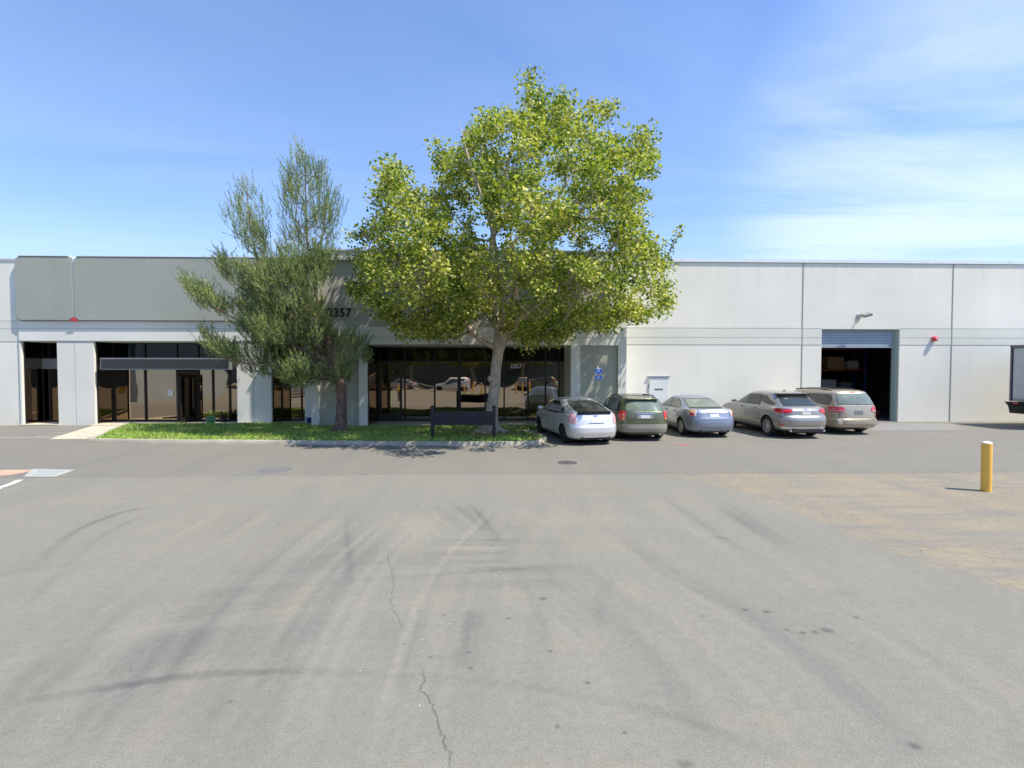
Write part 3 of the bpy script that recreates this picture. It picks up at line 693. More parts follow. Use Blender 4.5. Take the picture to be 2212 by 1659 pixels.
# right wall with roller door opening
zr0, zr1, zr2 = wz(709, YR, 1700), wz(729, YR, 1700), wz(744.5, YR, 1700)
rd = (wx(1773, YR), wx(1941, YR)); rdz = wz(711, YR, 1850); XE = 55
rw = MB()
rw.box(XB1-.2, rd[0], YR, YR+.3, 0, TOPR); rw.box(rd[1], XE, YR, YR+.3, 0, TOPR); rw.box(rd[0], rd[1], YR, YR+.3, rdz, TOPR)
bpart(rw, 'wall', M['wall'], label='plain pale wall with the roller door at the right')
rb = MB()
for a, b in ((XB1, rd[0]), (rd[1], XE)):
    rb.box(a, b, YR-.006, YR, zr2, zr0, 0)
    for zz in (zr0, zr1, zr2): rb.box(a, b, YR-.009, YR-.006, zz-.012, zz+.012, 1)
bpart(rb, 'band', [M['band'], M['joint_soft']])
for xx in (wx(1731, YR), wx(2053, YR), wx(2053, YR)+7.6): bpart(MB().box(xx-.024, xx+.024, YR-.012, YR, 0, TOPR), 'joint', M['joint'])
rc = MB(); rc.box(XB1+.0, XE, YR-.05, YR+.36, TOPR, TOPR+.14); rc.box(XB1, XE, YR-.03, YR-.0, TOPR-.02, TOPR, 1)
for k in range(9): rc.box(XB1+3+3.9*k, XB1+3.04+3.9*k, YR-.056, YR+.36, TOPR-.01, TOPR+.155)
bpart(rc, 'parapet_cap', [M['cap'], M['joint']])
# back, sides, roof
bs = MB(); bs.box(XPL, XE, BACK, BACK+.3, 0, 7.0); bs.box(XPL, XPL+.3, YP+.3, BACK, 0, 7.0); bs.box(XE-.3, XE, YR+.3, BACK, 0, 7.0)
bpart(bs, 'wall', M['wall'], label='hidden side and back walls')
bpart(MB().box(XPL, XE, YP+.3, BACK, 6.7, 6.9), 'roof', M['roof'])
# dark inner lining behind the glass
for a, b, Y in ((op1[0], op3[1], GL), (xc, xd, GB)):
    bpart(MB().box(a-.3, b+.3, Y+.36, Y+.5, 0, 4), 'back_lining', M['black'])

# storefront glazing
def storefront(name, Y, Yf, x0, x1, ztop, mull, ztr, upper, lab, doors=(), band=None, zb=.06, skipret=False):
    w = empty(name); w.parent = bd; w.location = Vector((x0, Y, 0)) - BO; w['label'] = lab; O = Vector((x0, Y, 0))
    def sub(mb, nm, mt):
        o = mb.build(nm, mt); o.data.transform(Matrix.Translation(-O)); o.parent = w; return o
    fr = MB()
    fr.box(x0, x1, Y-.06, Y+.06, zb, zb+.08); fr.box(x0, x1, Y-.06, Y+.06, ztop-.06, ztop-.002)
    fr.box(x0, x1, Y-.055, Y+.055, ztr-.03, ztr+.03)
    for mx, mw in mull: fr.box(mx-mw/2, mx+mw/2, Y-.07, Y+.05, zb+.01, ztop-.01)
    if not skipret: fr.box(x0+.001, x0+.05, Y-.08, Y+.05, zb+.01, ztop-.01); fr.box(x0+.003, x0+.05, Yf+.12, Yf+.17, zb+.01, ztop-.01)
    sub(fr, 'frame', M['bronze'])
    xs = [x0] + [m_[0] for m_ in mull] + [x1]
    low = MB(); up = MB()
    for a, b in zip(xs[:-1], xs[1:]):
        if any(d0-.05 < (a+b)/2 < d1+.05 for d0, d1, isop in doors if isop): 
            up.box(a, b, Y-.01, Y+.01, ztr, ztop-.03); continue
        low.box(a, b, Y-.01, Y+.01, zb+.05, ztr); up.box(a, b, Y-.01, Y+.01, ztr, ztop-.03)
    if not skipret:
        low.box(x0+.006, x0+.02, Yf+.14, Y, zb, ztr); up.box(x0+.006, x0+.02, Yf+.14, Y, ztr, ztop-.01)
    sub(low, 'pane', M['glass']); sub(up, 'transom_pane', M['glass_up'] if upper else M['glass'])
    if band:
        sub(MB().box(x0+.02, x1, Y-.1, Y-.061, band[0], band[1]), 'transom_board', M['trans'])
    for d0, d1, isop in doors:
        dr = MB()
        zt2 = wz(802 if isop else 782, Y)
        for a, b in ((d0, d0+.09), (d1-.09, d1)): dr.box(a, b, Y-.085, Y-.02, zb+.005, zt2)
        dr.box(d0+.09, d1-.09, Y-.085, Y-.02, zt2-.1, zt2)
        if not isop:
            dr.box(d0+.09, d1-.09, Y-.083, Y-.022, zb+.005, zb+.32)
            dr.box(d1-.16, d1-.13, Y-.14, Y-.11, 1.0, 1.5)
        sub(dr, 'door', M['brown_frame'])
    return w
storefront('window', GL, YL, op1[0], op1[1]+.4, sof_l, [(wx(109, GL), .07), (wx(88, GL), .06)], wz(773, GL, 100), True,
           'narrow storefront window at the left end', band=(wz(797, GL, 100), wz(775, GL, 100)))
dop = (wx(384, GL), wx(430, GL), True)
w2 = storefront('window', GL, YL, op2[0], op2[1], sof_l, [(wx(v, GL), .07) for v in (247, 315, 384, 430, 461, 497)], wz(790, GL, 400), True,
           'wide storefront window behind the long slate sign', doors=(dop,), band=(wz(797, GL, 300), wz(775, GL, 300)))
storefront('window', GL, YL, op3[0], op3[1], sof_l, [(wx(652, GL), .06)], wz(790, GL, 620), True, 'narrow storefront window partly behind the pine')
storefront('window', GB, YB, xc, xd, zs, [(wx(v, GB), w_) for v, w_ in ((819.5, .07), (875, .06), (939, .07), (992, .16), (1048, .07), (1089, .07), (1140.5, .08), (1178, .08), (1207, .06))],
           wz(780.5, GB), True, 'wide storefront window of the middle bay', doors=((wx(820, GB), wx(868, GB), False),), zb=.075)
# open door leaf, and a black sheet painting the doorway's inner darkness
door_dark = MB(); door_dark.box(dop[0]-.0, dop[1], GL+.03, GL+.05, .06, 2.5)
bpart(door_dark, 'doorway', M['black'])
leaf = MB(); a = R(72)
hinge = Vector((dop[1]-.12, GL-.1, 0)); Ml = Matrix.Translation(hinge) @ Matrix.Rotation(R(180)+a, 4, 'Z')
for bx_ in ((0, .08, 0, .045, .07, 2.22), (.72, .8, 0, .045, .07, 2.22), (.08, .72, 0, .045, .07, .3), (.08, .72, 0, .045, 2.12, 2.22)): leaf.box(*bx_, M=Ml)
lf = bpart(leaf, 'door', M['bronze'], label='dark framed door standing open')
bpart(MB().box(.08, .72, .018, .026, .3, 2.12, M=Ml), 'pane', M['glass'], parent=lf)
bpart(MB().box(.64, .67, -.08, -.05, .9, 1.4, M=Ml).box(.64, .67, -.06, .0, .92, .95, M=Ml).box(.64, .67, -.06, .0, 1.35, 1.38, M=Ml), 'handle', M['alu'], parent=lf)
# roller door
rs = MB(); zc0 = wz(749, YR+.2, 1850)
nsl = 11; hgt = (rdz-zc0)/nsl
for k in range(nsl):
    z0 = zc0+k*hgt; pts = []
    rs.add([(rd[0]+.02, YR+.2, z0), (rd[1]-.2, YR+.2, z0), (rd[1]-.2, YR+.165, z0+hgt*.35), (rd[0]+.02, YR+.165, z0+hgt*.35), (rd[1]-.2, YR+.175, z0+hgt*.8), (rd[0]+.02, YR+.175, z0+hgt*.8), (rd[1]-.2, YR+.2, z0+hgt), (rd[0]+.02, YR+.2, z0+hgt)],
           [(0,1,2,3),(3,2,4,5),(5,4,6,7)])
rs.box(rd[0]+.02, rd[1]-.2, YR+.14, YR+.23, zc0-.05, zc0+.0)
bpart(rs, 'roller_shutter', M['shutter'], label='half raised corrugated roller shutter')
rg = MB(); rg.box(rd[1]-.13, rd[1]+.02, YR+.1, YR+.301, 0, rdz); rg.box(rd[1]-.2, rd[1]-.13, YR+.15, YR+.25, 0, rdz)
bpart(MB().box(rd[0], rd[0]+.05, YR+.12, YR+.25, 0, rdz), 'door_guide', M['jamb'])
bpart(rg, 'door_guide', M['jamb'])
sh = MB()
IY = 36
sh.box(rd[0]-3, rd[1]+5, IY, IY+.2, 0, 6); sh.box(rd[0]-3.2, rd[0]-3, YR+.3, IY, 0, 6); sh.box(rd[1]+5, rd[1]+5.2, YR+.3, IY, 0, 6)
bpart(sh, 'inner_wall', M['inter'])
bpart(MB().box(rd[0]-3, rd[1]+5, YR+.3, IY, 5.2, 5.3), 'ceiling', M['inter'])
flat('floor', [(rd[0]-3, YR+.01), (rd[1]+5, YR+.01), (rd[1]+5, IY), (rd[0]-3, IY)], simple('indoor_concrete', (.2, .19, .18), .7, 0, .1, 1), .012)
# racks and goods inside
def rack(x, y, wdt, lab):
    r = empty('storage_rack', (x, y, 0), 0, lab, 'rack', 'storage racks inside the roller door')
    for a in (0, wdt):
        for b in (0, .9): MB().box(a-.05, a+.05, b-.04, b+.04, 0.012, 4.2).build('upright', M['blue'], r)
    for z in (1.3, 2.5, 3.7):
        MB().box(.05, wdt-.05, -.05, 0, z-.12, z).box(.05, wdt-.05, .9, .95, z-.12, z).box(0.05, wdt-.05, 0.0, .9, z-.03, z-.005).build('shelf', M['orange'], r)
    return r
rack(14.6, 27.5, 2.7, 'orange beamed storage rack on the left inside the roller door')
rack(18.0, 27.5, 2.7, 'orange beamed storage rack on the right inside the roller door')
gm = [M['card'], simple('pale_carton', (.4, .4, .38), .8), simple('grey_tote', (.15, .16, .18), .6)]
for i, (x, y, z, s, mi, lab) in enumerate(((14.9,27.55,1.3,.75,0,'brown carton on the lower shelf of the left rack'),(16.0,27.55,1.3,.7,1,'pale carton on the lower shelf of the left rack'),(15.1,27.55,2.5,.8,1,'pale carton on the upper shelf of the left rack'),
        (18.3,27.55,1.3,.8,1,'pale carton on the lower shelf of the right rack'),(19.4,27.55,1.3,.6,2,'grey tote on the lower shelf of the right rack'),(18.6,27.55,2.5,.9,0,'brown carton on the upper shelf of the right rack'),(19.75,27.55,2.5,.6,1,'small pale carton on the upper shelf of the right rack'))):
    cb = empty('carton', (x, y, z), 0, lab, 'box', 'cartons on the racks')
    MB().box(0, s, 0, .7, 0.002, s*.75).build('box_body', gm[mi], cb); MB().box(s*.44, s*.56, -.003, .703, s*.75, s*.75+.004).build('tape', M['white'], cb)
pb = empty('drum', (17.95, 24.6, .012), 0, 'blue plastic drum just inside the roller door', 'drum')
MB().lathe([(.28,0),(.3,.03),(.3,.3),(.315,.33),(.3,.36),(.3,.6),(.315,.63),(.3,.66),(.3,.88),(.27,.92)], n=24).build('body', M['blue'], pb, 40); MB().lathe([(.05,.9),(.05,.94)], (.14,0,0), n=10).build('lid', M['white'], pb)
ob = empty('crate', (18.75, 24.5, .012), 0, 'small red crate on the floor inside the roller door', 'crate')
MB().box(0,.45,0,.4,0,.34).build('body', M['orange'], ob); MB().box(-.02,.47,-.02,.42,.34,.38).build('rim', M['card'], ob)

# ------------------------------------------------------------------ things fixed to the building
def fixed(name, loc, lab, cat): return empty(name, loc, 0, lab, cat)
# long slate sign
s0, s1 = wx(217, YL-.1), wx(497, YL-.1); z0, z1 = wz(799, YL-.1, 300), wz(773, YL-.1, 300)
sg = fixed('sign', (s0, YL-.1, z0), 'long blank slate blue sign board with pale edge across the left storefront', 'sign')
MB().box(.0, s1-s0, 0, .25, 0, z1-z0).build('box_frame', simple('pale_sign_edge', (.24, .24, .24), .5, .3), sg, bevel=.008)
MB().box(.06, s1-s0-.06, -.012, .0, .06, z1-z0-.06).build('face', M['slate'], sg)
for bx in (.4, s1-s0-.46): MB().box(bx, bx+.06, .25, .35, .1, .5).build('bracket', M['alu'], sg)
# numerals
c = (W(707, 676, YB+.15) + W(759, 676, YB+.15))/2
o = text_mesh('house_number', '2357', .58, M['black_paint'], (c.x, YB+.135, c.z), .018, bold=.006)
wd_ = max(v.co.x for v in o.data.vertices)-min(v.co.x for v in o.data.vertices); tgt = wx(759, YB+.15)-wx(707, YB+.15)
o.data.transform(Matrix.Diagonal((tgt/wd_, 1, tgt/wd_, 1))); tag(o, 'large black numerals 2357 on the warm grey upper panel', 'house number')
c = W(1114.5, 791.5, GB-.03)
o = text_mesh('house_number', '2357', .3, M['white'], (c.x, GB-.02, c.z), .002, bold=.006)
wd_ = max(v.co.x for v in o.data.vertices)-min(v.co.x for v in o.data.vertices); tgt = wx(1127, GB)-wx(1102, GB)
o.data.transform(Matrix.Diagonal((tgt/wd_, 1, tgt/wd_, 1))); tag(o, 'small white numerals 2357 stuck on the dark storefront glass', 'house number')
# accessible parking sign
a_, b_ = W(1285.5, 796, YB+.08), W(1301, 820, YB+.08); cx_, cz_ = (a_.x+b_.x)/2, (a_.z+b_.z)/2; hw, hh_ = (b_.x-a_.x)/2, (a_.z-b_.z)/2
sg = fixed('parking_sign', (cx_, YB+.08, cz_), 'blue and white accessible parking sign with wheelchair symbol on the sage panel', 'sign')
MB().box(-hw, hw, 0, .01, -hh_, hh_).build('plate', M['white'], sg, bevel=.003)
MB().box(-hw+.015, hw-.015, -.003, 0, -hh_*.05, hh_-.015).box(-hw+.015, hw-.015, -.003, 0, -hh_+.015, -hh_*.3).build('blue_field', M['blue_sign'], sg)
u = hw*1.0; zc_ = hh_*.47
sy = MB()
sy.lathe([(.035, -.006), (.035, -.0035)], (-.03, 0, zc_+.16), 'y', 12)
arc = [(-.01+.085*math.cos(t), -.0048, zc_-.05+.085*math.sin(t)) for t in [R(150)+R(230)*k/12 for k in range(13)]]
sy.tube(arc, .008, 6)
sy.tube([(-.03,-.0048,zc_+.12),(-.022,-.0048,zc_-.01),(.055,-.0048,zc_-.01),(.085,-.0048,zc_-.11),(.115,-.0048,zc_-.1)], .009, 6)
sy.tube([(-.028,-.0048,zc_+.06),(.04,-.0048,zc_+.06)], .01, 6)
sy.v = [(x, y, z) for x, y, z in sy.v]
sy.build('symbol', M['white'], sg)
tx = MB()
for k, (ww, zz) in enumerate(((.07, -hh_*.5), (.06, -hh_*.62), (.07, -hh_*.74))): tx.box(-ww, ww, -.006, -.003, zz-.008, zz+.008)
tx.build('small_print', M['white'], sg)
tx = MB(); tx.box(-.1, .1, -.003, -.0005, -hh_*.28, -hh_*.14); tx.build('small_print', simple('sign_red_print', (.6, .2, .25), .5), sg)
# white metal door with canopy
a_, b_ = wx(1402, YR), wx(1443, YR)
dc = fixed('utility_door', ((a_+b_)/2, YR, 0), 'white metal utility door with a small canopy behind the parked cars', 'door')
hw = (b_-a_)/2; zt2 = wz(816, YR, 1420)
MB().box(-hw, hw, -.05, -.0, .02, zt2).build('leaf', simple('cool_white_door', (.68, .69, .66), .5, 0, .04), dc, bevel=.006)
MB().box(-hw-.07, hw+.07, -.08, 0, zt2+.03, zt2+.09).build('canopy', M['alu'], dc)
MB().box(-hw-.035, -hw, -.05, -.012, zt2-.5, zt2-.3).box(-hw-.035, -hw, -.05, -.012, .9, 1.1).build('hinge', M['edge'], dc)
lb = MB()
for k in range(9): lb.box(-.2+k*.045, -.17+k*.045, -.054, -.05, zt2-.58, zt2-.5)
lb.build('label', simple('dark_print', (.05, .04, .04), .6), dc)
# flood light
c = W(1855, 685, YR); fl = fixed('flood_light', (c.x, YR, c.z), 'small grey flood light above the roller door', 'light')
MB().box(-.1, .08, -.05, 0, -.1, .12).build('mount', M['alu'], fl, bevel=.01)
MB().tube([(-.02,-.05,.0),(0,-.18,.0)], .03, 8).build('arm', M['alu'], fl)
Ml = Matrix.Translation((.12, -.3, .06)) @ Matrix.Rotation(R(-14), 4, 'Y') @ Matrix.Rotation(R(20), 4, 'X')
MB().box(-.2, .22, -.15, .13, -.04, .07, M=Ml).build('head', simple('lamp_head_metal', (.3, .3, .31), .4, .5), fl, bevel=.015)
MB().box(-.18, .2, -.13, .11, -.052, -.041, M=Ml).build('lens', M['white'], fl)
# red alarm bell
c = W(2016, 732, YR); al = fixed('alarm_bell', (c.x, YR, c.z), 'round red alarm bell on the wall right of the roller door', 'alarm')
MB().box(-.09, .09, -.05, 0, -.09, .09).build('back_box', M['red'], al, bevel=.01)
MB().lathe([(.12,-.05),(.125,-.07),(.12,-.13),(.09,-.165),(.03,-.18)], axis='y', n=24).build('gong', simple('red_enamel', (.7, .06, .08), .25), al, 40)
MB().lathe([(.03,-.18),(.022,-.195)], axis='y', n=10).build('bolt', M['white'], al)
# notice on the glass
c = W(368, 848, GL-.03); nt1 = fixed('notice', (c.x, GL-.03, c.z), 'white paper notice taped to the glass left of the open door', 'notice')
MB().box(-.12, .12, 0, .004, -.13, .13).build('sheet', M['white'], nt1)
lb = MB()
for k in range(6): lb.box(-.08, .08-.02*(k % 3), -.002, 0, .08-.03*k, .088-.03*k)
lb.build('print', simple('grey_print', (.35, .35, .38), .8), nt1)

# freestanding sign in the lawn
p0, p1 = G(933, 947, KH), G(1067, 942, KH); Ys = (p0.y+p1.y)/2
fx0, fx1 = wx(933.5, Ys), wx(1067, Ys)
fs_ = empty('post_sign', (fx0, Ys, KH-.02), 0, 'low blank navy wooden sign on two posts in front of the tree', 'sign')
ztop = wz(879, Ys, 933)-KH; zp1, zp0 = wz(889, Ys, 1000)-KH, wz(917, Ys, 1000)-KH; L_ = fx1-fx0
for x in (0, L_):
    pp = MB().box(x-.055, x+.055, -.055, .055, 0, ztop).build('post', M['navy'], fs_, bevel=.006)
    cp = MB().box(x-.075, x+.075, -.075, .075, ztop, ztop+.03); cp.add([(x-.07,-.07,ztop+.03),(x+.07,-.07,ztop+.03),(x+.07,.07,ztop+.03),(x-.07,.07,ztop+.03),(x,0,ztop+.08)], [(0,1,4),(1,2,4),(2,3,4),(3,0,4)])
    cp.build('post_cap', M['navy'], pp)
bo = MB(); hb = (zp1-zp0)/4
for k in range(4): bo.box(.056, L_-.056, -.03, .03, zp0+k*hb, zp0+(k+1)*hb-.008)
bo.box(.056, L_-.056, -.02, .02, zp0, zp1-.01); bo.build('board', M['navy'], fs_)
MB().box(.056, L_-.056, -.04, .04, zp1, zp1+.03).build('top_rail', M['navy'], fs_)

# bollards
def bollard(name='bollard'):
    b = empty(name)
    MB().lathe([(.088, 0), (.088, .93), (.088, .985)], n=28).build('post', M['yellow'], b, 40)
    MB().lathe([(.086, .985), (.08, 1.0), (.055, 1.018), (.02, 1.026)], n=28).build('cap', simple('white_cap', (.75, .74, .66), .6), b, 40)
    return b
def copy_tree(o, parent=None):
    c = o.copy(); COL.objects.link(c); c.parent = parent
    for ch in list(o.children): copy_tree(ch, c)
    return c
b0 = bollard(); c = G(2130, 1061); b0.location = (c.x, c.y, 0); b0.rotation_euler = (0, R(-.6), 0)
tag(b0, 'tall yellow steel bollard with a pale cap standing on the cracked asphalt', 'bollard')

# planters by the open door
def leaves_plant(o, n, h, spread, mat, lw=.05, name='foliage', base=0.3):
    r = random.Random(5+n); mb = MB()
    for k in range(n):
        a = r.uniform(0, 6.28); e = r.uniform(.35, 1.2); L = h*r.uniform(.6, 1.0); d = Vector((math.cos(a)*math.cos(e), math.sin(a)*math.cos(e), math.sin(e)))
        s = Vector((-d.y, d.x, 0)).normalized()*lw; p0 = Vector((r.uniform(-.05,.05), r.uniform(-.05,.05), base)); p1 = p0+d*L*.6; p2 = p0+d*L+Vector((math.cos(a), math.sin(a), -.4))*L*.2*spread
        mb.add([p0, p1-s, p1+s, p2], [(0,1,2),(1,3,2)])
    return mb.build(name, mat, o)
M['leafy'] = simple('yellow_green_leaf', (.36, .42, .06), .5, 0, .2, 12)
M['leafd'] = simple('dark_green_leaf', (.05, .1, .03), .5, 0, .2, 12)
c = G(461, 915, .06)
pt = empty('potted_plant', (c.x, 22.75, .06), 0, 'green pot with a yellow green plant outside the left storefront', 'plant')
MB().lathe([(.15,.0),(.2,.3),(.22,.33),(.2,.35),(.18,.33)], n=20).build('pot', M['potg'], pt, 40); leaves_plant(pt, 26, .42, .6, M['leafy'], .04)
pt = empty('potted_plant', (wx(479, 23.6), 23.65, .06), 0, 'dark pot with dark spiky leaves close to the glass', 'plant')
MB().lathe([(.12,.0),(.16,.28),(.17,.3),(.14,.29)], n=20).build('pot', M['black'], pt, 40); leaves_plant(pt, 22, .42, .8, M['leafd'], .025, base=.28)
c = wx(663, 22.3)
bk_ = empty('bucket', (c, 22.62, .06), 0, 'small blue bucket beside the corner of the bay', 'bucket')
MB().lathe([(.13,.0),(.17,.27),(.18,.28),(.15,.27)], n=18).build('body', M['blue'], bk_, 40)
MB().tube([(-.17,0,.27),(-.15,-.03,.12),(0,-.2,.05),(.15,-.03,.12),(.17,0,.27)], .006, 5).build('handle', M['alu'], bk_)

# ------------------------------------------------------------------ cars
def paint(name, c, metal=.45, rough=.32):
    m, nt, p = new_mat(name); p.inputs['Metallic'].default_value = metal; p.inputs['Roughness'].default_value = rough
    p.inputs['Coat Weight'].default_value = .7; p.inputs['Coat Roughness'].default_value = .06
    tc = N(nt, 'ShaderNodeTexCoord'); n = N(nt, 'ShaderNodeTexNoise', i_Scale=2.5, i_Detail=5.0); lk(nt, tc.outputs['Object'], n.inputs[0])
    sp = N(nt, 'ShaderNodeSeparateXYZ'); lk(nt, tc.outputs['Object'], sp.inputs[0])
    dust = MATH(nt, 'MULTIPLY', RAMP(nt, n.outputs[0], [(.3, .1), (.7, .5)]), RAMP(nt, sp.outputs[2], [(.25, .9), (.75, .12)]))
    lk(nt, MIXC(nt, dust, tuple(c), (.30, .27, .22)), p.inputs['Base Color'])
    lk(nt, MATH(nt, 'ADD', MATH(nt, 'MULTIPLY', dust, .5), rough), p.inputs['Roughness']); return m
M['cglass'] = simple('car_window_glass', (.035, .04, .034), .04, 0, 0, spec=.9)
M['cglass_l'] = simple('car_window_glass_light', (.14, .17, .14), .05, 0, .3, 2.2, spec=.9)
M['tyre'] = simple('tyre_rubber_black', (.018, .018, .019), .85, 0, .2, 20)
M['rim'] = simple('alloy_rim', (.5, .5, .5), .3, .8)
M['rim_d'] = simple('dusty_alloy_rim', (.30, .29, .27), .45, .5)
M['rim_c'] = simple('pale_hubcap', (.48, .45, .40), .45, .3)
M['under'] = simple('underbody_black', (.008, .008, .009), .9)
M['chrome'] = simple('chrome_trim', (.7, .7, .72), .12, 1.0)
M['lred'] = simple('red_lamp_lens', (.55, .015, .02), .12, coat=.8)
M['lpink'] = simple('clear_pink_lamp_lens', (.6, .30, .31), .12, coat=.8)
M['lamber'] = simple('amber_lamp_lens', (.7, .32, .08), .15, coat=.8)
M['lclear'] = simple('clear_lamp_lens', (.6, .55, .55), .12, coat=.8)
M['plate'] = simple('number_plate', (.55, .56, .58), .5, 0, .1, 20)
M['bplast'] = simple('black_car_plastic', (.015, .015, .017), .5)

def make_car(name, lab, group, keys, L, wheel_r, ax, body_mat, windows, patches, rim_mat, spokes=7, cowl=None, glass=None, rails=False, extra=None, m_=3.6, track=None, deck=.0):
    """keys: rows (z, rear y, front y, half width, end power n, bonnet drop)"""
    root = empty(name, (0, 0, 0), 0, lab, 'car', group); glass = glass or M['cglass']
    K = []
    for i in range(len(keys)-1):
        a, b = keys[i], keys[i+1]; st = 4 if (b[0]-a[0]) > .05 or abs(b[1]-a[1]) > .15 else 2
        for j in range(st):
            K.append([a[q]+(b[q]-a[q])*j/st for q in range(6)])
    K.append(list(keys[-1]))
    zs_ = [k[0] for k in K]
    def key(z):
        if z <= zs_[0]: return K[0]
        for i in range(len(K)-1):
            if z <= zs_[i+1]:
                t = (z-zs_[i])/max(zs_[i+1]-zs_[i], 1e-6); return [K[i][q]+(K[i+1][q]-K[i][q])*t for q in range(6)]
        return K[-1]
    XF = [0, .12, .25, .38, .5, .62, .72, .8, .87, .925, .962, .985]
    TF = [.93, .86, .78, .68, .56, .42, .28, .14]
    def half(k):
        z, yr, yf, w, n, dr = k; yc = (yr+yf)/2; hl = (yf-yr)/2; pts = []
        for x in XF: pts.append((x*w, yc-hl*(1-x**m_)**(1/n)))
        t0 = (1-XF[-1]**m_)**(1/n)
        for f in TF: t = t0*f/.93 if f > .9 else t0*f; pts.append((w*(1-t**n)**(1/m_) if t < 1 else 0, yc-hl*t))
        pts.append((w, yc))
        fr = [(x, 2*yc-y) for x, y in pts[:-1]][::-1]
        return pts+fr
    def zo(k, y):
        c = cowl or L*.72
        if y <= c: return k[0]
        s = (y-c)/(L-c); return k[0]-k[5]*(s*s*.55+s*.45)
    vs, fs = [], []; n2 = None
    for k in K:
        h = half(k); loop = h + [(-x, y) for x, y in h[1:-1]][::-1]; n2 = len(loop)
        vs += [(x, y, zo(k, y)) for x, y in loop]
    for i in range(len(K)-1):
        for j in range(n2): fs.append((i*n2+j, i*n2+(j+1) % n2, (i+1)*n2+(j+1) % n2, (i+1)*n2+j))
    # caps as strips
    for base, fl in ((0, 1), ((len(K)-1)*n2, 0)):
        H = n2//2
        for j in range(H):
            a, b = base+j, base+j+1; c, d = base+(n2-j) % n2, base+(n2-j-1) % n2
            q = [a, b, d, c]; q = [v for i_, v in enumerate(q) if v not in q[:i_]]
            if len(q) > 2: fs.append(tuple(q if fl else q[::-1]))
    mb = MB(); mb.add(vs, fs)
    body = mb.build('body', [body_mat, M['under']], root)
    # wheel arches
    cut = MB(); w0 = max(k[3] for k in keys)
    for y in ax:
        for s in (-1, 1): cut.lathe([(wheel_r+.045, s*(w0-.27)), (wheel_r+.045, s*(w0+.2))], (0, y, wheel_r), 'x', 28, 1)
    co_ = cut.build('cutter', [body_mat, M['under']])
    md = body.modifiers.new('arches', 'BOOLEAN'); md.object = co_; md.operation = 'DIFFERENCE'; md.solver = 'EXACT'; md.material_mode = 'TRANSFER'
    bpy.context.view_layer.update()
    me = bpy.data.meshes.new_from_object(body.evaluated_get(bpy.context.evaluated_depsgraph_get()))
    body.modifiers.clear(); old = body.data; body.data = me; me.name = 'body'; bpy.data.meshes.remove(old); bpy.data.objects.remove(co_)
    me.polygons.foreach_set('use_smooth', [True]*len(me.polygons)); me.set_sharp_from_angle(angle=R(32))
    # surface patches
    def surf(z, s=None, y=None):
        k = key(z); h = half(k)
        if s is not None:
            acc = 0
            for i in range(len(h)-1):
                d = math.hypot(h[i+1][0]-h[i][0], h[i+1][1]-h[i][1])
                if acc+d >= s: t = (s-acc)/d; p = (h[i][0]+(h[i+1][0]-h[i][0])*t, h[i][1]+(h[i+1][1]-h[i][1])*t); dr = (h[i+1][0]-h[i][0], h[i+1][1]-h[i][1]); break
                acc += d
            else: p = h[-1]; dr = (0, 1)
        else:
            for i in range(len(h)-1):
                if h[i][1] <= y <= h[i+1][1] and h[i+1][1] > h[i][1]:
                    t = (y-h[i][1])/(h[i+1][1]-h[i][1]); p = (h[i][0]+(h[i+1][0]-h[i][0])*t, y); dr = (h[i+1][0]-h[i][0], h[i+1][1]-h[i][1]); break
            else: p = h[len(h)//2]; dr = (0, 1)
        l = math.hypot(*dr) or 1
        return Vector((p[0], p[1], zo(k, p[1]))), Vector((dr[1]/l, -dr[0]/l, 0))
    def patch(nm, rows, mode, mat, off=.006, sides=(1, -1), parent=None, nu=12, lab=None):
        R_ = []
        for i in range(len(rows)-1):
            for j in range(4): R_.append([rows[i][q]+(rows[i+1][q]-rows[i][q])*j/4 for q in range(3)])
        R_.append(rows[-1]); out = []
        for sd in sides:
            g = []
            for z, a, b in R_:
                row = []
                for u in range(nu+1):
                    v = a+(b-a)*u/nu
                    if mode == 's':
                        p, nn = surf(z, s=abs(v)); 
                        if v < 0: p.x = -p.x; nn.x = -nn.x
                    else: p, nn = surf(z, y=v)
                    row.append((p, nn))
                g.append(row)
            nr_ = len(g); P = lambda i, j: g[i][j][0]
            top, bot = [], []
            for i in range(nr_):
                for j in range(nu+1):
                    du = P(i, min(j+1, nu))-P(i, max(j-1, 0)); dv = P(min(i+1, nr_-1), j)-P(max(i-1, 0), j)
                    nn = du.cross(dv)
                    if nn.length < 1e-9: nn = g[i][j][1]
                    nn.normalize()
                    if nn.dot(g[i][j][1]+Vector((0, 0, .25))) < 0: nn = -nn
                    for o_, arr in ((off, top), (-.03, bot)):
                        q = P(i, j)+nn*o_; arr.append((q.x*sd, q.y, q.z))
            mb = MB(); nv = len(top); W_ = nu+1; fs = [(i*W_+j, i*W_+j+1, (i+1)*W_+j+1, (i+1)*W_+j) for i in range(nr_-1) for j in range(nu)]
            rim = [j for j in range(W_)] + [i*W_+nu for i in range(1, nr_)] + [(nr_-1)*W_+j for j in range(nu-1, -1, -1)] + [i*W_ for i in range(nr_-2, 0, -1)]
            fs += [(rim[q], rim[(q+1) % len(rim)], nv+rim[(q+1) % len(rim)], nv+rim[q]) for q in range(len(rim))]
            mb.add(top+bot, fs); o = mb.build(nm, mat, parent or root, 35)
            if lab: o['label'] = lab
            out.append(o)
        return out
    for nm, rows, mode, mat, kw in windows:
        b_ = .03; q = [[z, a-b_, b+b_] for z, a, b in rows]; q[0][0] -= .022; q[-1][0] += .018
        patch('window_trim', q, mode, M['bplast'], off=.002, sides=kw.get('sides', (1, -1)), nu=kw.get('nu', 12))
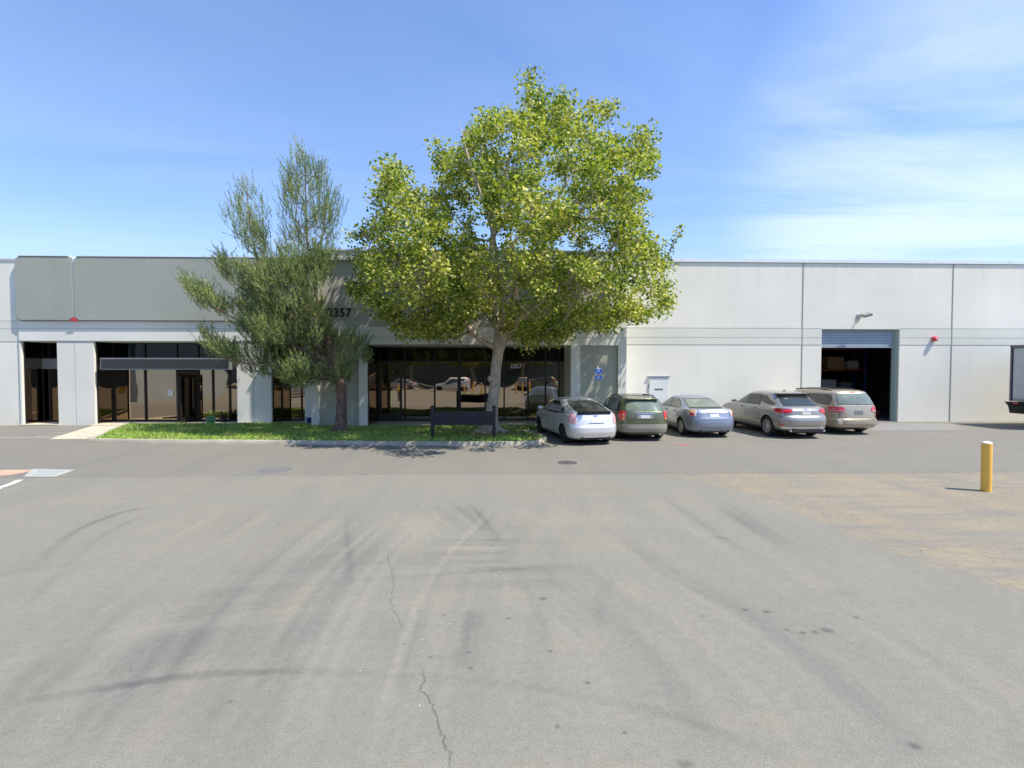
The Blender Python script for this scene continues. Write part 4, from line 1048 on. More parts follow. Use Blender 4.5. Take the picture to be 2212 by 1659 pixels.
    for nm, rows, mode, mat, kw in windows + patches: patch(nm, rows, mode, mat, **kw)
    # black box added below the body to make the darkness under the car
    MB().box(-w0+.3, w0-.3, .35, L-.35, .17, .34).build('underbody_shade_box', M['under'], root)
    # wheels
    for y in ax:
        for s in (-1, 1):
            xo = s*(w0-.035); w = MB(); r = wheel_r; wd = .21
            prof = [(r*.6, -.11), (r*.64, -.1), (r*.64, 0), (r*.67, .012), (r*.9, .012), (r*.985, -.02), (r, -.05), (r, -wd+.05), (r*.985, -wd+.02), (r*.9, -wd), (r*.6, -wd)]
            w.lathe([(a, s*b) for a, b in prof], (xo, y, r), 'x', 36)
            wo = w.build('wheel', M['tyre'], root, 40)
            rm = MB(); rr = r*.635
            rm.lathe([(rr, s*.005), (rr*.93, s*.008), (rr*.9, -s*.02), (rr*.88, -s*.09)], (xo, y, r), 'x', 30, 1)
            rm.lathe([(.055, -s*.06), (.055, -s*.012), (.045, -s*.004)], (xo, y, r), 'x', 14)
            for q in range(spokes):
                Mx = Matrix.Translation((xo, y, r)) @ Matrix.Rotation(2*math.pi*q/spokes+.3, 4, 'X')
                b_ = .028 if spokes > 6 else .038
                pts = [(-s*.05, -b_*.9, .03), (-s*.015, -b_*.9, .03), (-s*.015, b_*.9, .03), (-s*.05, b_*.9, .03), (-s*.04, -b_*.8, rr*.93), (s*.0, -b_*.8, rr*.93), (s*.0, b_*.8, rr*.93), (-s*.04, b_*.8, rr*.93)]
                rm.add([Mx @ Vector(p) for p in pts], [(0,3,2,1),(4,5,6,7),(0,1,5,4),(1,2,6,5),(2,3,7,6),(3,0,4,7)])
            # outer ring
            pr = [(rr*1.0, s*.002), (rr*1.02, s*.012), (rr*.92, s*.012), (rr*.9, -s*.01)]
            rm.lathe(pr, (xo, y, r), 'x', 30)
            rm.f = [f for f in rm.f]
            caps = [i for i, f in enumerate(rm.f) if len(f) > 20]
            for i in sorted(caps, reverse=True): del rm.f[i]; del rm.m[i]
            rm.build('rim', [rim_mat, M['bplast']], wo, 40)
    # mirrors
    if extra: extra(root, patch, surf)
    def mirror(y, z, x):
        for s in (-1, 1):
            mb = MB(); mb.lathe([(.03, -.055), (.075, -.05), (.095, -.02), (.09, .03), (.05, .07), (.02, .08)], (0, 0, 0), 'y', 14)
            mb.v = [(s*(x+.1)+v[0]*1.25, y+v[1], z+.02+v[2]*.75) for v in mb.v]
            mb.box(s*(x-.02), s*(x+.04), y-.02, y+.03, z-.02, z+.02)
            mb.build('wing_mirror', body_mat, root, 50)
    return root, mirror, patch, surf
def seam(patch, rows, mode='s', sides=(1, -1)): patch('shut_line', rows, mode, M['bplast'], off=.0015, sides=sides, nu=1)
def door_lines(patch, ys, z0, z1):
    for y in ys: patch('shut_line', [(z0, y, y+.018), (z1, y-.03, y-.012)], 'y', M['bplast'], off=.003, nu=1)
def rail(root, x, y0, y1, z, mat, lift=.05):
    for s in (-1, 1):
        mb = MB(); n = 9
        pts = [Vector((s*x, y0+(y1-y0)*k/n, z(y0+(y1-y0)*k/n) + lift*min(1, 4*min(k, n-k)/n))) for k in range(n+1)]
        mb.tube(pts, .02, 8); mb.build('roof_rail', mat, root, 50)

# 1 silver hatchback, closest to the lawn
KA = [(.20,.14,4.30,.76,12,0),(.27,.03,4.40,.83,12,0),(.42,0,4.46,.865,12,0),(.6,.01,4.46,.872,12,0),(.66,.045,4.44,.872,12,.02),(.84,.10,4.36,.868,12,.12),(.97,.15,4.2,.85,12,.26),(1.0,.16,3.75,.82,9,.1),
      (1.085,.17,3.55,.785,8,0),(1.10,.27,3.5,.775,7,0),(1.2,.62,3.22,.735,6,0),(1.3,1.02,2.95,.69,5,0),(1.38,1.38,2.72,.63,4.2,0),(1.43,1.68,2.58,.56,3.5,0),(1.465,1.95,2.45,.42,3,0),(1.485,2.08,2.36,.25,2.5,0)]
silver = paint('silver_paint', (.74,.73,.74), .55)
g_hi = {'sides': (1,)}
wA = [('rear_window', [(1.115,-.60,.60),(1.25,-.575,.575),(1.37,-.50,.50)], 's', M['cglass'], {'sides': (1,), 'nu': 16}),
      ('side_window', [(.99,1.35,3.35),(1.08,1.25,3.22),(1.2,1.42,2.98),(1.3,1.62,2.72),(1.345,1.85,2.5)], 'y', M['cglass'], {'nu': 16}),
      ('side_window', [(1.02,.95,1.22),(1.1,1.0,1.18),(1.17,1.15,1.3)], 'y', M['cglass'], {'nu': 4})]
pA = [('tailgate_glass', [(1.0,-.60,.60),(1.078,-.60,.60)], 's', M['bplast'], {'sides': (1,), 'off': .012}),
      ('taillight', [(.70,.69,.90),(.78,.655,.97),(.9,.66,1.0),(1.0,.68,.93),(1.03,.70,.86)], 's', M['lpink'], {'off': .016}),
      ('number_plate', [(.74,-.16,.16),(.87,-.16,.16)], 's', M['plate'], {'sides': (1,), 'off': .008}),
      ('plate_recess_patch', [(.71,-.28,.28),(.73,-.28,.28)], 's', M['bplast'], {'sides': (1,), 'off': .003}),  # black patch paints in the shade of a plate recess
      ('shut_line', [(.665,-.62,.62),(.672,-.62,.62)], 's', M['bplast'], {'sides': (1,), 'off': .002}),
      ('badge', [(.925,-.055,.055),(.975,-.055,.055)], 's', M['chrome'], {'sides': (1,), 'off': .01, 'nu': 3})]
def exA(root, patch, surf):
    MB().box(-.58,.58,.13,.30,1.083,1.105).build('spoiler', M['bplast'], root, bevel=.008)
    MB().tube([(0,1.9,1.46),(0,1.82,1.60)], .006, 5).build('aerial', M['bplast'], root)
    MB().box(-.5,.5,.05,.2,.2,.30).build('lower_grille', M['under'], root)
    MB().tube([(-.05,.36,1.135),(.2,.45,1.155),(.38,.42,1.14)], .009, 5).build('wiper', M['bplast'], root)
carA, mir, pat, srf = make_car('parked_hatchback', 'silver hatchback parked at an angle next to the lawn kerb', 'cars parked in front of the building', KA, 4.46, .315, (.93, 3.63), silver, wA, pA, M['bplast'], 9, 3.4, extra=exA)
mir(3.05, 1.03, .86); door_lines(pat, (1.75, 2.55), .35, .98)
carA.location = (3.13+.93*math.sin(R(12)), 17.12-.93*math.cos(R(12)), .004); carA.rotation_euler = (0, 0, R(12))

# 2 green wagon
KB = [(.24,.12,4.66,.76,12,0),(.32,.02,4.76,.86,12,0),(.45,-.01,4.8,.885,12,0),(.585,0,4.8,.887,12,0),(.60,.045,4.78,.882,12,.02),(.8,.055,4.7,.882,12,.1),(.93,.075,4.5,.87,12,.2),(.99,.10,3.75,.845,12,.08),
      (1.03,.12,3.6,.82,11,0),(1.15,.22,3.42,.785,10,0),(1.28,.33,3.2,.745,9,0),(1.38,.43,3.0,.705,8,0),(1.425,.45,2.88,.675,7,0),(1.455,.47,2.78,.62,6,0),(1.485,.75,2.6,.52,5,0),(1.505,1.2,2.4,.36,4,0)]
greenp = paint('dark_green_paint', (.13,.145,.085), .5); M['clad'] = paint('taupe_cladding_paint', (.27,.26,.22), .2, .45)
wB = [('rear_window', [(1.055,-.66,.66),(1.2,-.635,.635),(1.385,-.57,.57)], 's', M['cglass_l'], {'sides': (1,), 'nu': 16}),
      ('side_window', [(1.02,.62,1.42),(1.12,.64,1.42),(1.3,.75,1.42),(1.385,.85,1.42)], 'y', M['cglass'], {'nu': 8}),
      ('side_window', [(1.02,1.47,2.25),(1.3,1.47,2.25),(1.39,1.47,2.2)], 'y', M['cglass'], {'nu': 8}),
      ('side_window', [(1.02,2.32,3.42),(1.15,2.32,3.22),(1.3,2.32,2.98),(1.375,2.32,2.75)], 'y', M['cglass_l'], {'nu': 8})]
pB = [('taillight', [(.73,.74,.9),(.80,.70,.98),(.92,.67,1.02),(1.0,.66,.99),(1.02,.68,.92)], 's', M['lred'], {'off': .014}),
      ('bumper', [(.33,-1.7,1.7),(.45,-1.7,1.7),(.585,-1.7,1.7)], 's', M['clad'], {'sides': (1,), 'off': .012, 'nu': 60}),
      ('number_plate', [(.80,-.16,.16),(.91,-.16,.16)], 's', M['plate'], {'sides': (1,), 'off': .006}),
      ('plate_recess_patch', [(.785,-.27,.27),(.925,-.27,.27)], 's', M['clad'], {'sides': (1,), 'off': .002}),
      ('handle', [(.935,-.30,.30),(.965,-.30,.30)], 's', M['chrome'], {'sides': (1,), 'off': .014}),
      ('turn_signal', [(.745,.72,.80),(.82,.70,.79)], 's', M['lamber'], {'off': .019, 'nu': 4}),
      ('shut_line', [(.61,-.74,.74),(.616,-.74,.74)], 's', M['bplast'], {'sides': (1,), 'off': .002})]
def exB(root, patch, surf):
    rail(root, .60, .85, 2.6, lambda y: 1.475-.03*abs(y-1.7), M['bplast'], .055)
    for y in (1.15, 2.1): MB().box(-.6,.6,y-.03,y+.03,1.525,1.545).build('crossbar', M['bplast'], root, bevel=.006)
    MB().box(-.56,.56,.36,.62,1.425,1.45).build('spoiler', greenp, root, bevel=.01)
    MB().tube([(0,.14,1.07),(.02,.17,1.09),(.32,.19,1.085)], .011, 5).build('wiper', M['bplast'], root)
    MB().tube([(.5,.05,.25),(.5,-.03,.25)], .032, 10).build('exhaust', M['alu'], root)
carB, mir, pat, srf = make_car('parked_wagon', 'dark green station wagon with roof rails parked beside the silver hatchback', 'cars parked in front of the building', KB, 4.8, .335, (1.0, 3.67), greenp, wB, pB, M['rim_d'], 7, 3.5, extra=exB)
mir(3.15, 1.06, .86); door_lines(pat, (1.42, 2.28), .42, 1.0)
carB.location = (5.19, 18.07-1.0, .004)

# 3 blue grey sedan
KC = [(.2,.16,4.66,.77,12,0),(.27,.04,4.78,.85,12,0),(.42,0,4.82,.888,11,0),(.55,0,4.82,.895,11,0),(.68,.02,4.8,.897,11,.04),(.78,.07,4.74,.893,11,.1),(.92,.13,4.6,.882,11,.2),(1.0,.20,4.4,.86,11,.28),(1.025,.34,4.0,.825,10,.16),
      (1.035,.72,3.62,.80,8,0),(1.1,.90,3.45,.775,7,0),(1.2,1.16,3.2,.735,6,0),(1.3,1.46,2.94,.69,5.2,0),(1.37,1.72,2.75,.64,4.5,0),(1.42,1.98,2.6,.56,3.6,0),(1.455,2.2,2.46,.36,3,0)]
bluep = paint('car_blue_grey_paint', (.25,.285,.36), .55)
wC = [('rear_window', [(1.055,-.60,.60),(1.2,-.585,.585),(1.33,-.53,.53)], 's', M['cglass_l'], {'sides': (1,), 'nu': 16}),
      ('side_window', [(1.035,1.30,2.2),(1.12,1.34,2.2),(1.25,1.55,2.2),(1.335,1.85,2.2)], 'y', M['cglass_l'], {'nu': 10}),
      ('side_window', [(1.035,2.28,3.38),(1.12,2.28,3.25),(1.25,2.28,2.98),(1.335,2.28,2.7)], 'y', M['cglass_l'], {'nu': 10})]
pC = [('taillight', [(.79,.68,.92),(.87,.64,1.04),(.96,.60,1.08),(.99,.60,1.0)], 's', M['lclear'], {'off': .012}),
      ('reflector', [(.80,.72,.88),(.84,.70,.90),(.89,.71,.89)], 's', M['lred'], {'off': .017, 'nu': 6}),
      ('turn_signal', [(.925,.66,1.02),(.975,.64,1.0)], 's', M['lamber'], {'off': .017, 'nu': 8}),
      ('number_plate', [(.76,-.16,.16),(.87,-.16,.16)], 's', M['plate'], {'sides': (1,), 'off': .006}),
      ('chrome_strip', [(.905,-.27,.27),(.935,-.27,.27)], 's', M['chrome'], {'sides': (1,), 'off': .01}),
      ('shut_line', [(.665,-.52,.52),(.672,-.52,.52)], 's', M['bplast'], {'sides': (1,), 'off': .002}),
      ('shut_line', [(.67,.52,.53),(.78,.585,.595),(.99,.60,.61)], 's', M['bplast'], {'off': .002, 'nu': 1})]
def exC(root, patch, surf):
    for s in (-1, 1): MB().tube([(s*.5,.12,.24),(s*.5,.02,.24)], .035, 10).build('exhaust', M['bplast'], root)
carC, mir, pat, srf = make_car('parked_sedan', 'blue grey four door sedan parked between the green wagon and the grey SUV', 'cars parked in front of the building', KC, 4.82, .33, (1.02, 3.80), bluep, wC, pC, M['rim_c'], 9, 3.5, extra=exC)
mir(3.2, 1.06, .87); door_lines(pat, (1.35, 2.22), .35, 1.02)
pat('door_handle', [(.86,1.5,1.68),(.885,1.5,1.68)], 'y', M['bplast'], off=.02, nu=4); pat('door_handle', [(.86,2.38,2.56),(.885,2.38,2.56)], 'y', M['bplast'], off=.02, nu=4)
carC.location = (7.95, 18.85-1.02, .004); carC.rotation_euler = (0, 0, R(1.5))

# 4 grey brown SUV
KD = [(.27,.2,4.7,.8,12,0),(.34,.06,4.82,.88,12,0),(.5,.0,4.89,.925,11,0),(.68,-.01,4.89,.935,11,0),(.78,.03,4.87,.938,11,.04),(.83,.09,4.84,.94,11,.06),(.98,.11,4.75,.935,11,.12),(1.08,.17,4.5,.915,11,.16),(1.12,.27,3.75,.87,10,.06),
      (1.15,.32,3.6,.85,9,0),(1.26,.50,3.4,.815,8,0),(1.40,.72,3.1,.765,7,0),(1.52,.90,2.85,.715,6,0),(1.58,.95,2.7,.67,5.5,0),(1.625,1.1,2.55,.58,4.6,0),(1.655,1.5,2.4,.44,3.6,0),(1.67,1.8,2.3,.28,3,0)]
suvp = paint('grey_brown_paint', (.36,.345,.315), .6, .28)
wD = [('rear_window', [(1.165,-.66,.66),(1.3,-.63,.63),(1.5,-.54,.54)], 's', M['cglass'], {'sides': (1,), 'nu': 16}),
      ('side_window', [(1.15,1.62,2.42),(1.3,1.62,2.42),(1.5,1.68,2.4)], 'y', M['cglass'], {'nu': 10}),
      ('side_window', [(1.15,2.5,3.5),(1.25,2.5,3.35),(1.4,2.5,3.02),(1.5,2.5,2.75)], 'y', M['cglass_l'], {'nu': 10}),
      ('side_window', [(1.2,.72,1.02),(1.25,.80,1.5),(1.35,1.1,1.56),(1.47,1.38,1.6)], 'y', M['cglass'], {'nu': 6})]
pD = [('taillight', [(.90,.70,.95),(.95,.52,1.12),(1.03,.50,1.22),(1.06,.6,1.28)], 's', M['lred'], {'off': .014, 'nu': 16}),
      ('lamp_trim', [(1.065,.5,1.25),(1.082,.55,1.2)], 's', M['chrome'], {'off': .012}),
      ('number_plate', [(.86,-.16,.16),(.97,-.16,.16)], 's', M['plate'], {'sides': (1,), 'off': .006}),
      ('plate_recess_patch', [(.835,-.28,.28),(.985,-.25,.25)], 's', M['clad'], {'sides': (1,), 'off': .002}),  # darker patch, recess shade put into its colour
      ('bumper_trim', [(.36,-.9,.9),(.44,-.9,.9)], 's', M['chrome'], {'sides': (1,), 'off': .012, 'nu': 30}),
      ('reflector', [(.48,.84,1.02),(.52,.80,1.04)], 's', M['lred'], {'off': .01, 'nu': 5}),
      ('shut_line', [(.795,-.62,.62),(.803,-.62,.62)], 's', M['bplast'], {'sides': (1,), 'off': .002}),
      ('badge', [(1.03,-.05,.05),(1.08,-.05,.05)], 's', M['chrome'], {'sides': (1,), 'off': .01, 'nu': 3})]
def exD(root, patch, surf):
    MB().box(-.60,.60,.80,1.12,1.575,1.605).build('spoiler', suvp, root, bevel=.012)
    MB().box(-.55,.55,.02,.2,.24,.35).build('diffuser', M['bplast'], root, bevel=.01)
    fin = MB(); fin.prism([(0,0),(.16,0),(.02,.07)], -.015, .015); fin.v = [(y, 1.35+x, 1.648+z) for x, y, z in fin.v]; fin.build('aerial', suvp, root)
    for s in (-1, 1): MB().tube([(s*.62,.12,.3),(s*.62,.02,.3)], .04, 10).build('exhaust', M['chrome'], root)
    MB().box(-.66,.66,.88,.905,1.5,1.575).build('spoiler_shade_strip', M['bplast'], root)  # black strip put in as the shade under the spoiler
    for s in (1,-1): pass
carD, mir, pat, srf = make_car('parked_suv', 'grey brown SUV with slim red taillights parked beside the blue grey sedan', 'cars parked in front of the building', KD, 4.89, .375, (1.03, 3.82), suvp, wD, pD, M['rim'], 10, 3.6, extra=exD)
mir(3.25, 1.17, .9); door_lines(pat, (1.55, 2.46), .45, 1.12)
pat('door_handle', [(.985,1.7,1.9),(1.01,1.7,1.9)], 'y', M['bplast'], off=.02, nu=4); pat('door_handle', [(.985,2.62,2.82),(1.01,2.62,2.82)], 'y', M['bplast'], off=.02, nu=4)
pat('sill_trim', [(.35,1.5,3.4),(.40,1.5,3.4)], 'y', M['chrome'], off=.006, nu=8)
carD.location = (11.13, 18.5-1.03, .004); carD.rotation_euler = (0, 0, R(2.5))

# 5 beige minivan
KE = [(.24,.14,4.75,.8,12,0),(.3,-.01,4.86,.88,12,0),(.42,-.06,4.93,.915,12,0),(.56,-.06,4.93,.92,12,0),(.62,.02,4.9,.92,12,.03),(.85,.04,4.8,.925,12,.12),(.98,.06,4.6,.92,12,.2),(1.05,.08,4.2,.905,12,.2),(1.09,.09,4.0,.89,12,.1),
      (1.2,.14,3.8,.865,11,0),(1.4,.25,3.45,.815,10,0),(1.55,.36,3.15,.77,9,0),(1.615,.42,3.0,.725,8,0),(1.66,.55,2.85,.62,6,0),(1.69,.9,2.6,.46,4.5,0),(1.70,1.3,2.4,.28,3.5,0)]
beige = paint('beige_paint', (.44,.375,.28), .5)
wE = [('rear_window', [(1.16,-.70,.70),(1.3,-.70,.70),(1.5,-.635,.635),(1.54,-.60,.60)], 's', M['cglass_l'], {'sides': (1,), 'nu': 16}),
      ('side_window', [(1.13,.52,.62),(1.16,.45,1.55),(1.35,.48,1.55),(1.5,.58,1.55)], 'y', M['cglass'], {'nu': 10}),
      ('side_window', [(1.13,1.64,2.6),(1.35,1.64,2.6),(1.5,1.64,2.55)], 'y', M['cglass'], {'nu': 10}),
      ('side_window', [(1.13,2.7,3.75),(1.3,2.7,3.45),(1.5,2.7,3.05)], 'y', M['cglass_l'], {'nu': 10})]
pE = [('taillight', [(.86,.60,1.06),(.92,.52,1.10),(1.03,.55,1.10),(1.06,.62,1.06)], 's', M['lred'], {'off': .014}),
      ('lamp_strip', [(.895,.56,1.06),(.93,.55,1.06)], 's', M['lpink'], {'off': .02}),
      ('number_plate', [(.78,-.17,.17),(.92,-.17,.17)], 's', simple('dark_number_plate', (.16,.18,.18), .5, 0, .2, 20), {'sides': (1,), 'off': .01}),
      ('bumper_step', [(.565,-.7,.7),(.60,-.7,.7)], 's', M['bplast'], {'sides': (1,), 'off': .004}),
      ('brake_light', [(1.575,-.12,.12),(1.60,-.12,.12)], 's', M['lred'], {'sides': (1,), 'off': .012}),
      ('shut_line', [(.64,-.70,.70),(.647,-.70,.70)], 's', M['bplast'], {'sides': (1,), 'off': .002}),
      ('shut_line', [(.65,.70,.71),(1.1,.72,.73),(1.55,.665,.675)], 's', M['bplast'], {'off': .002, 'nu': 1})]
def exE(root, patch, surf):
    rail(root, .60, .7, 2.9, lambda y: 1.665-.02*abs(y-1.8), M['bplast'], .04)
    for y in (1.1, 2.2): MB().box(-.6,.6,y-.03,y+.03,1.705,1.725).build('crossbar', M['bplast'], root, bevel=.006)
    MB().tube([(0,.10,1.13),(.02,.13,1.15),(.35,.145,1.16)], .011, 5).build('wiper', M['bplast'], root)
    dn = MB(); dn.lathe([(.11,0),(.10,.006),(.02,.012)], (0,0,0), 'y', 20); dn.v = [(-.80+v[0], -.035-v[1], .47+v[2]) for v in dn.v]; dn.build('bumper_dent', M['clad'], root, 60)
carE, mir, pat, srf = make_car('parked_minivan', 'beige minivan with roof rack parked in front of the roller door', 'cars parked in front of the building', KE, 4.93, .335, (1.0, 3.9), beige, wE, pE, M['rim_d'], 7, 3.8, extra=exE)
mir(3.5, 1.2, .9); door_lines(pat, (1.6, 2.65), .38, 1.1)
carE.location = (13.75, 19.5-1.0, .004); carE.rotation_euler = (0, 0, R(2))

# truck at the right edge: only its rear end reaches into the picture
tk = G(2190, 931)
tr = empty('box_truck', (wx(2184, 21.5, 800), 19.2, 0), 0, 'grey box truck whose rear end and dark bumper enter at the right edge', 'truck')
zt_, zf_ = wz(746, 21.5, 2190), wz(866, 21.5, 2190)
tb = MB(); tb.box(.1, 6.3, .06, 2.3, zf_, zt_-.04); tb.box(.04,.1,.12,2.24,zf_+.1,zt_-.14); tb.build('cargo_box', simple('pale_truck_panel', (.5,.54,.54), .5, .1, .05, 2), tr)
fr = MB(); fr.box(0, .16, 0, .12, zf_, zt_); fr.box(0, 6.35, 0, .1, zt_-.14, zt_); fr.box(0, .1, 0, 2.36, zt_-.14, zt_); fr.box(0,.1,2.28,2.36,zf_,zt_)
fr.box(.16, 6.35, .0, .1, zf_-.02, zf_+.1)
fr.build('rear_frame', simple('truck_frame_metal', (.17,.16,.2), .4, .5, .1, 6), tr, bevel=.01)
MB().box(.2, .26, .03, .06, zf_+.1, zt_-.14).build('corner_seal', M['jamb'], tr)
bp = MB(); bp.prism([(-.38, zf_-.02), (.6, zf_-.02), (.6, zf_-.2), (.15, zf_-.28), (-.12, zf_-.52), (-.2,zf_-.2)], .1, 2.2)
bp.build('step_bumper', M['bplast'], tr)
MB().box(-.42, 6.2, .2, .32, zf_-.1, zf_-.021).box(.6, 6.2, .2, .32, zf_-.28, zf_-.1).build('chassis_rail', M['bplast'], tr)
for s in (0, 1):
    MB().box(-.4, -.36, .3+1.3*s, .5+1.3*s, zf_-.09, zf_-.03).build('taillight', M['lred'], tr)
for xw in (1.9, 7.6):
    for yw in (.15, 1.95):
        w_ = MB(); w_.lathe([(.25,0),(.44,.0),(.47,.04),(.47,.22),(.44,.26),(.2,.26)], (xw, yw, .47), 'y', 30); wo = w_.build('wheel', M['tyre'], tr, 40)
        MB().lathe([(.24,-.003),(.2,.06),(.08,.06),(.07,-.02)], (xw, yw, .47), 'y', 20).build('rim', M['alu'], wo, 40)
cb = MB(); cb.prism([(6.5,.6),(8.6,.6),(8.6,1.5),(8.0,1.6),(7.7,2.5),(6.5,2.5)], .15, 2.15); cb.build('cab', simple('white_cab_paint', (.7,.7,.7), .3, 0, .05, coat=.5), tr, bevel=.06)
MB().prism([(6.8,1.65),(7.75,1.65),(7.5,2.3),(6.8,2.3)], .14, .149).prism([(6.8,1.65),(7.75,1.65),(7.5,2.3),(6.8,2.3)], 2.151, 2.16).build('side_window', M['cglass'], tr)

# ------------------------------------------------------------------ trees
def leaf_mat(name, stops, trans=.35, nscale=.5, rough=.5):
    m = bpy.data.materials.new(name); m.use_nodes = True; nt = m.node_tree; nt.nodes.clear()
    g = N(nt, 'ShaderNodeNewGeometry'); tc = N(nt, 'ShaderNodeTexCoord')
    n = N(nt, 'ShaderNodeTexNoise', i_Scale=nscale, i_Detail=3.0); lk(nt, tc.outputs['Object'], n.inputs[0])
    f = MATH(nt, 'ADD', MATH(nt, 'MULTIPLY', g.outputs['Random Per Island'], .62), MATH(nt, 'MULTIPLY', MATH(nt, 'SUBTRACT', n.outputs[0], .3), .95), True)
    col = RAMP(nt, f, stops)
    d = N(nt, 'ShaderNodeBsdfPrincipled'); d.inputs['Roughness'].default_value = rough; d.inputs['Specular IOR Level'].default_value = .35; lk(nt, col, d.inputs['Base Color'])
    t = N(nt, 'ShaderNodeBsdfTranslucent'); lk(nt, MIXC(nt, 1.0, col, (1.0, 1.2, .4), 'MULTIPLY'), t.inputs[0])
    mx = N(nt, 'ShaderNodeMixShader', i_Fac=trans); lk(nt, d.outputs[0], mx.inputs[1]); lk(nt, t.outputs[0], mx.inputs[2])
    o = N(nt, 'ShaderNodeOutputMaterial'); lk(nt, mx.outputs[0], o.inputs[0]); return m
def bark(name, a, b, c, scale=5.0, bump=.5, sz=.4):
    m, nt, p = new_mat(name); p.inputs['Roughness'].default_value = .9
    tc = N(nt, 'ShaderNodeTexCoord'); mp = N(nt, 'ShaderNodeMapping'); mp.inputs['Scale'].default_value = (1, 1, sz); lk(nt, tc.outputs['Object'], mp.inputs[0])
    n = N(nt, 'ShaderNodeTexNoise', i_Scale=scale, i_Detail=6.0, i_Roughness=.65); lk(nt, mp.outputs[0], n.inputs[0])
    v = N(nt, 'ShaderNodeTexVoronoi', i_Scale=scale*1.6); lk(nt, mp.outputs[0], v.inputs['Vector'])
    col = MIXC(nt, RAMP(nt, v.outputs['Distance'], [(.18, .8), (.3, 0)]), RAMP(nt, n.outputs[0], [(.35, a), (.6, b)]), c)
    lk(nt, col, p.inputs['Base Color'])
    bu = N(nt, 'ShaderNodeBump', i_Strength=bump, i_Distance=.03); lk(nt, n.outputs[0], bu.inputs['Height']); lk(nt, bu.outputs[0], p.inputs['Normal']); return m
def grow(skel, targets, rtip=.012, expo=2.35, pull=.25, maxseg=.45, rootdir=None):
    """skel: list of [pos, parent]; connect every target to the nearest node with a bent twig, then size by pipe model"""
    P = [Vector(p) for p, _ in skel]; par = [q for _, q in skel]; dist = [0.0]*len(P)
    for i in range(1, len(P)): dist[i] = dist[par[i]]+(P[i]-P[par[i]]).length
    r = random.Random(11)
    order = sorted(range(len(targets)), key=lambda i: min((targets[i]-p).length for p in P[:len(skel)]))
    arr = np.array([tuple(p) for p in P]); da = np.array(dist); tips = []
    for i in order:
        t = targets[i]; d = np.linalg.norm(arr-np.array(tuple(t)), axis=1) + da*pull + np.maximum(0, arr[:, 2]-t.z+.2)*.8
        k = int(np.argmin(d)); a = P[k]; L = (t-a).length
        if L < .05: tips.append(k); continue
        n = max(1, int(L/maxseg)); mid = Vector((r.uniform(-.1,.1), r.uniform(-.1,.1), r.uniform(-.02,.12)))*L; prev = k
        for j in range(1, n+1):
            s = j/n; q = a.lerp(t, s)+mid*math.sin(math.pi*s)
            P.append(q); par.append(prev); dist.append(dist[prev]+(q-P[prev]).length); prev = len(P)-1
        arr = np.array([tuple(p) for p in P]); da = np.array(dist); tips.append(prev)
    acc = [0.0]*len(P)
    for k in tips: acc[k] += rtip**expo
    for i in range(len(P)-1, 0, -1):
        if acc[i] == 0: acc[i] = rtip**expo
        if par[i] is not None and par[i] < i: acc[par[i]] += acc[i]
    return P, par, [a**(1/expo) for a in acc]
def branch_mesh(mb, P, par, rad, skip=0, n=6, rmax=9.0):
    for i in range(1, len(P)):
        if i < skip: continue
        a, b = P[par[i]], P[i]; t = b-a
        if t.length < 1e-4: continue
        t.normalize(); u = t.orthogonal().normalized(); w = t.cross(u)
        r0 = min(rad[par[i]], rad[i]*1.35, rmax); r1 = min(rad[i], rmax); e = t*min(r1*.4, .03); k0 = len(mb.v)
        m = n if r1 > .02 else 4
        for c, rr in ((a-e, r0), (b+e, r1)):
            for k in range(m):
                an = 2*math.pi*k/m; mb.v.append(tuple(c+(u*math.cos(an)+w*math.sin(an))*rr))
        for k in range(m): mb.f.append((k0+k, k0+(k+1) % m, k0+m+(k+1) % m, k0+m+k)); mb.m.append(0)
def edge_dist(x, y, poly):
    d = 1e9
    for i in range(len(poly)):
        a = poly[i]; b = poly[(i+1) % len(poly)]; dx, dy = b[0]-a[0], b[1]-a[1]
        t = max(0, min(1, ((x-a[0])*dx+(y-a[1])*dy)/(dx*dx+dy*dy+1e-9))); d = min(d, math.hypot(x-a[0]-t*dx, y-a[1]-t*dy))
    return d
def wall_near(x, y, z, o):
    X, Y = o.x+x, o.y+y
    return z < 7.9 and Y > (21.15 if X > XB0-.5 else 22.5)
def volume_points(poly, n, dmin, dmax, seed, inset=.25, gaps=(), org=None, nz=None, topm=0.0, lim=None, dk=1.3):
    from mathutils import noise
    r = random.Random(seed); out = []; x0 = min(p[0] for p in poly); x1 = max(p[0] for p in poly); z0 = min(p[1] for p in poly); z1 = max(p[1] for p in poly); tries = 0
    while len(out) < n and tries < n*120:
        tries += 1; x = r.uniform(x0, x1); z = r.uniform(z0, z1)
        if not inpoly(x, z, poly): continue
        if topm and not inpoly(x, z+topm, poly): continue
        e = edge_dist(x, z, poly)
        if e < inset: continue
        if any((x-g[0])**2+(z-g[1])**2 < g[2]**2 for g in gaps): continue
        D = min(dmax, .5+1.7*math.sqrt(max(e, 0))*dk); y = r.uniform(-1, 1); y = math.copysign(abs(y)**.75, y)*D
        if nz and noise.noise(Vector((x, y, z))*nz[0]+Vector((seed, 0, 0))) < nz[1]: continue
        if lim and lim(x, y, z): continue
        s = (org.y+y)/org.y; x = x*s+org.x*(s-1)*1.0; z = z*s+(org.z-CAMH)*(s-1)
        p = Vector((x, y, z))
        if all((p-q).length > dmin for q in out): out.append(p)
    return out

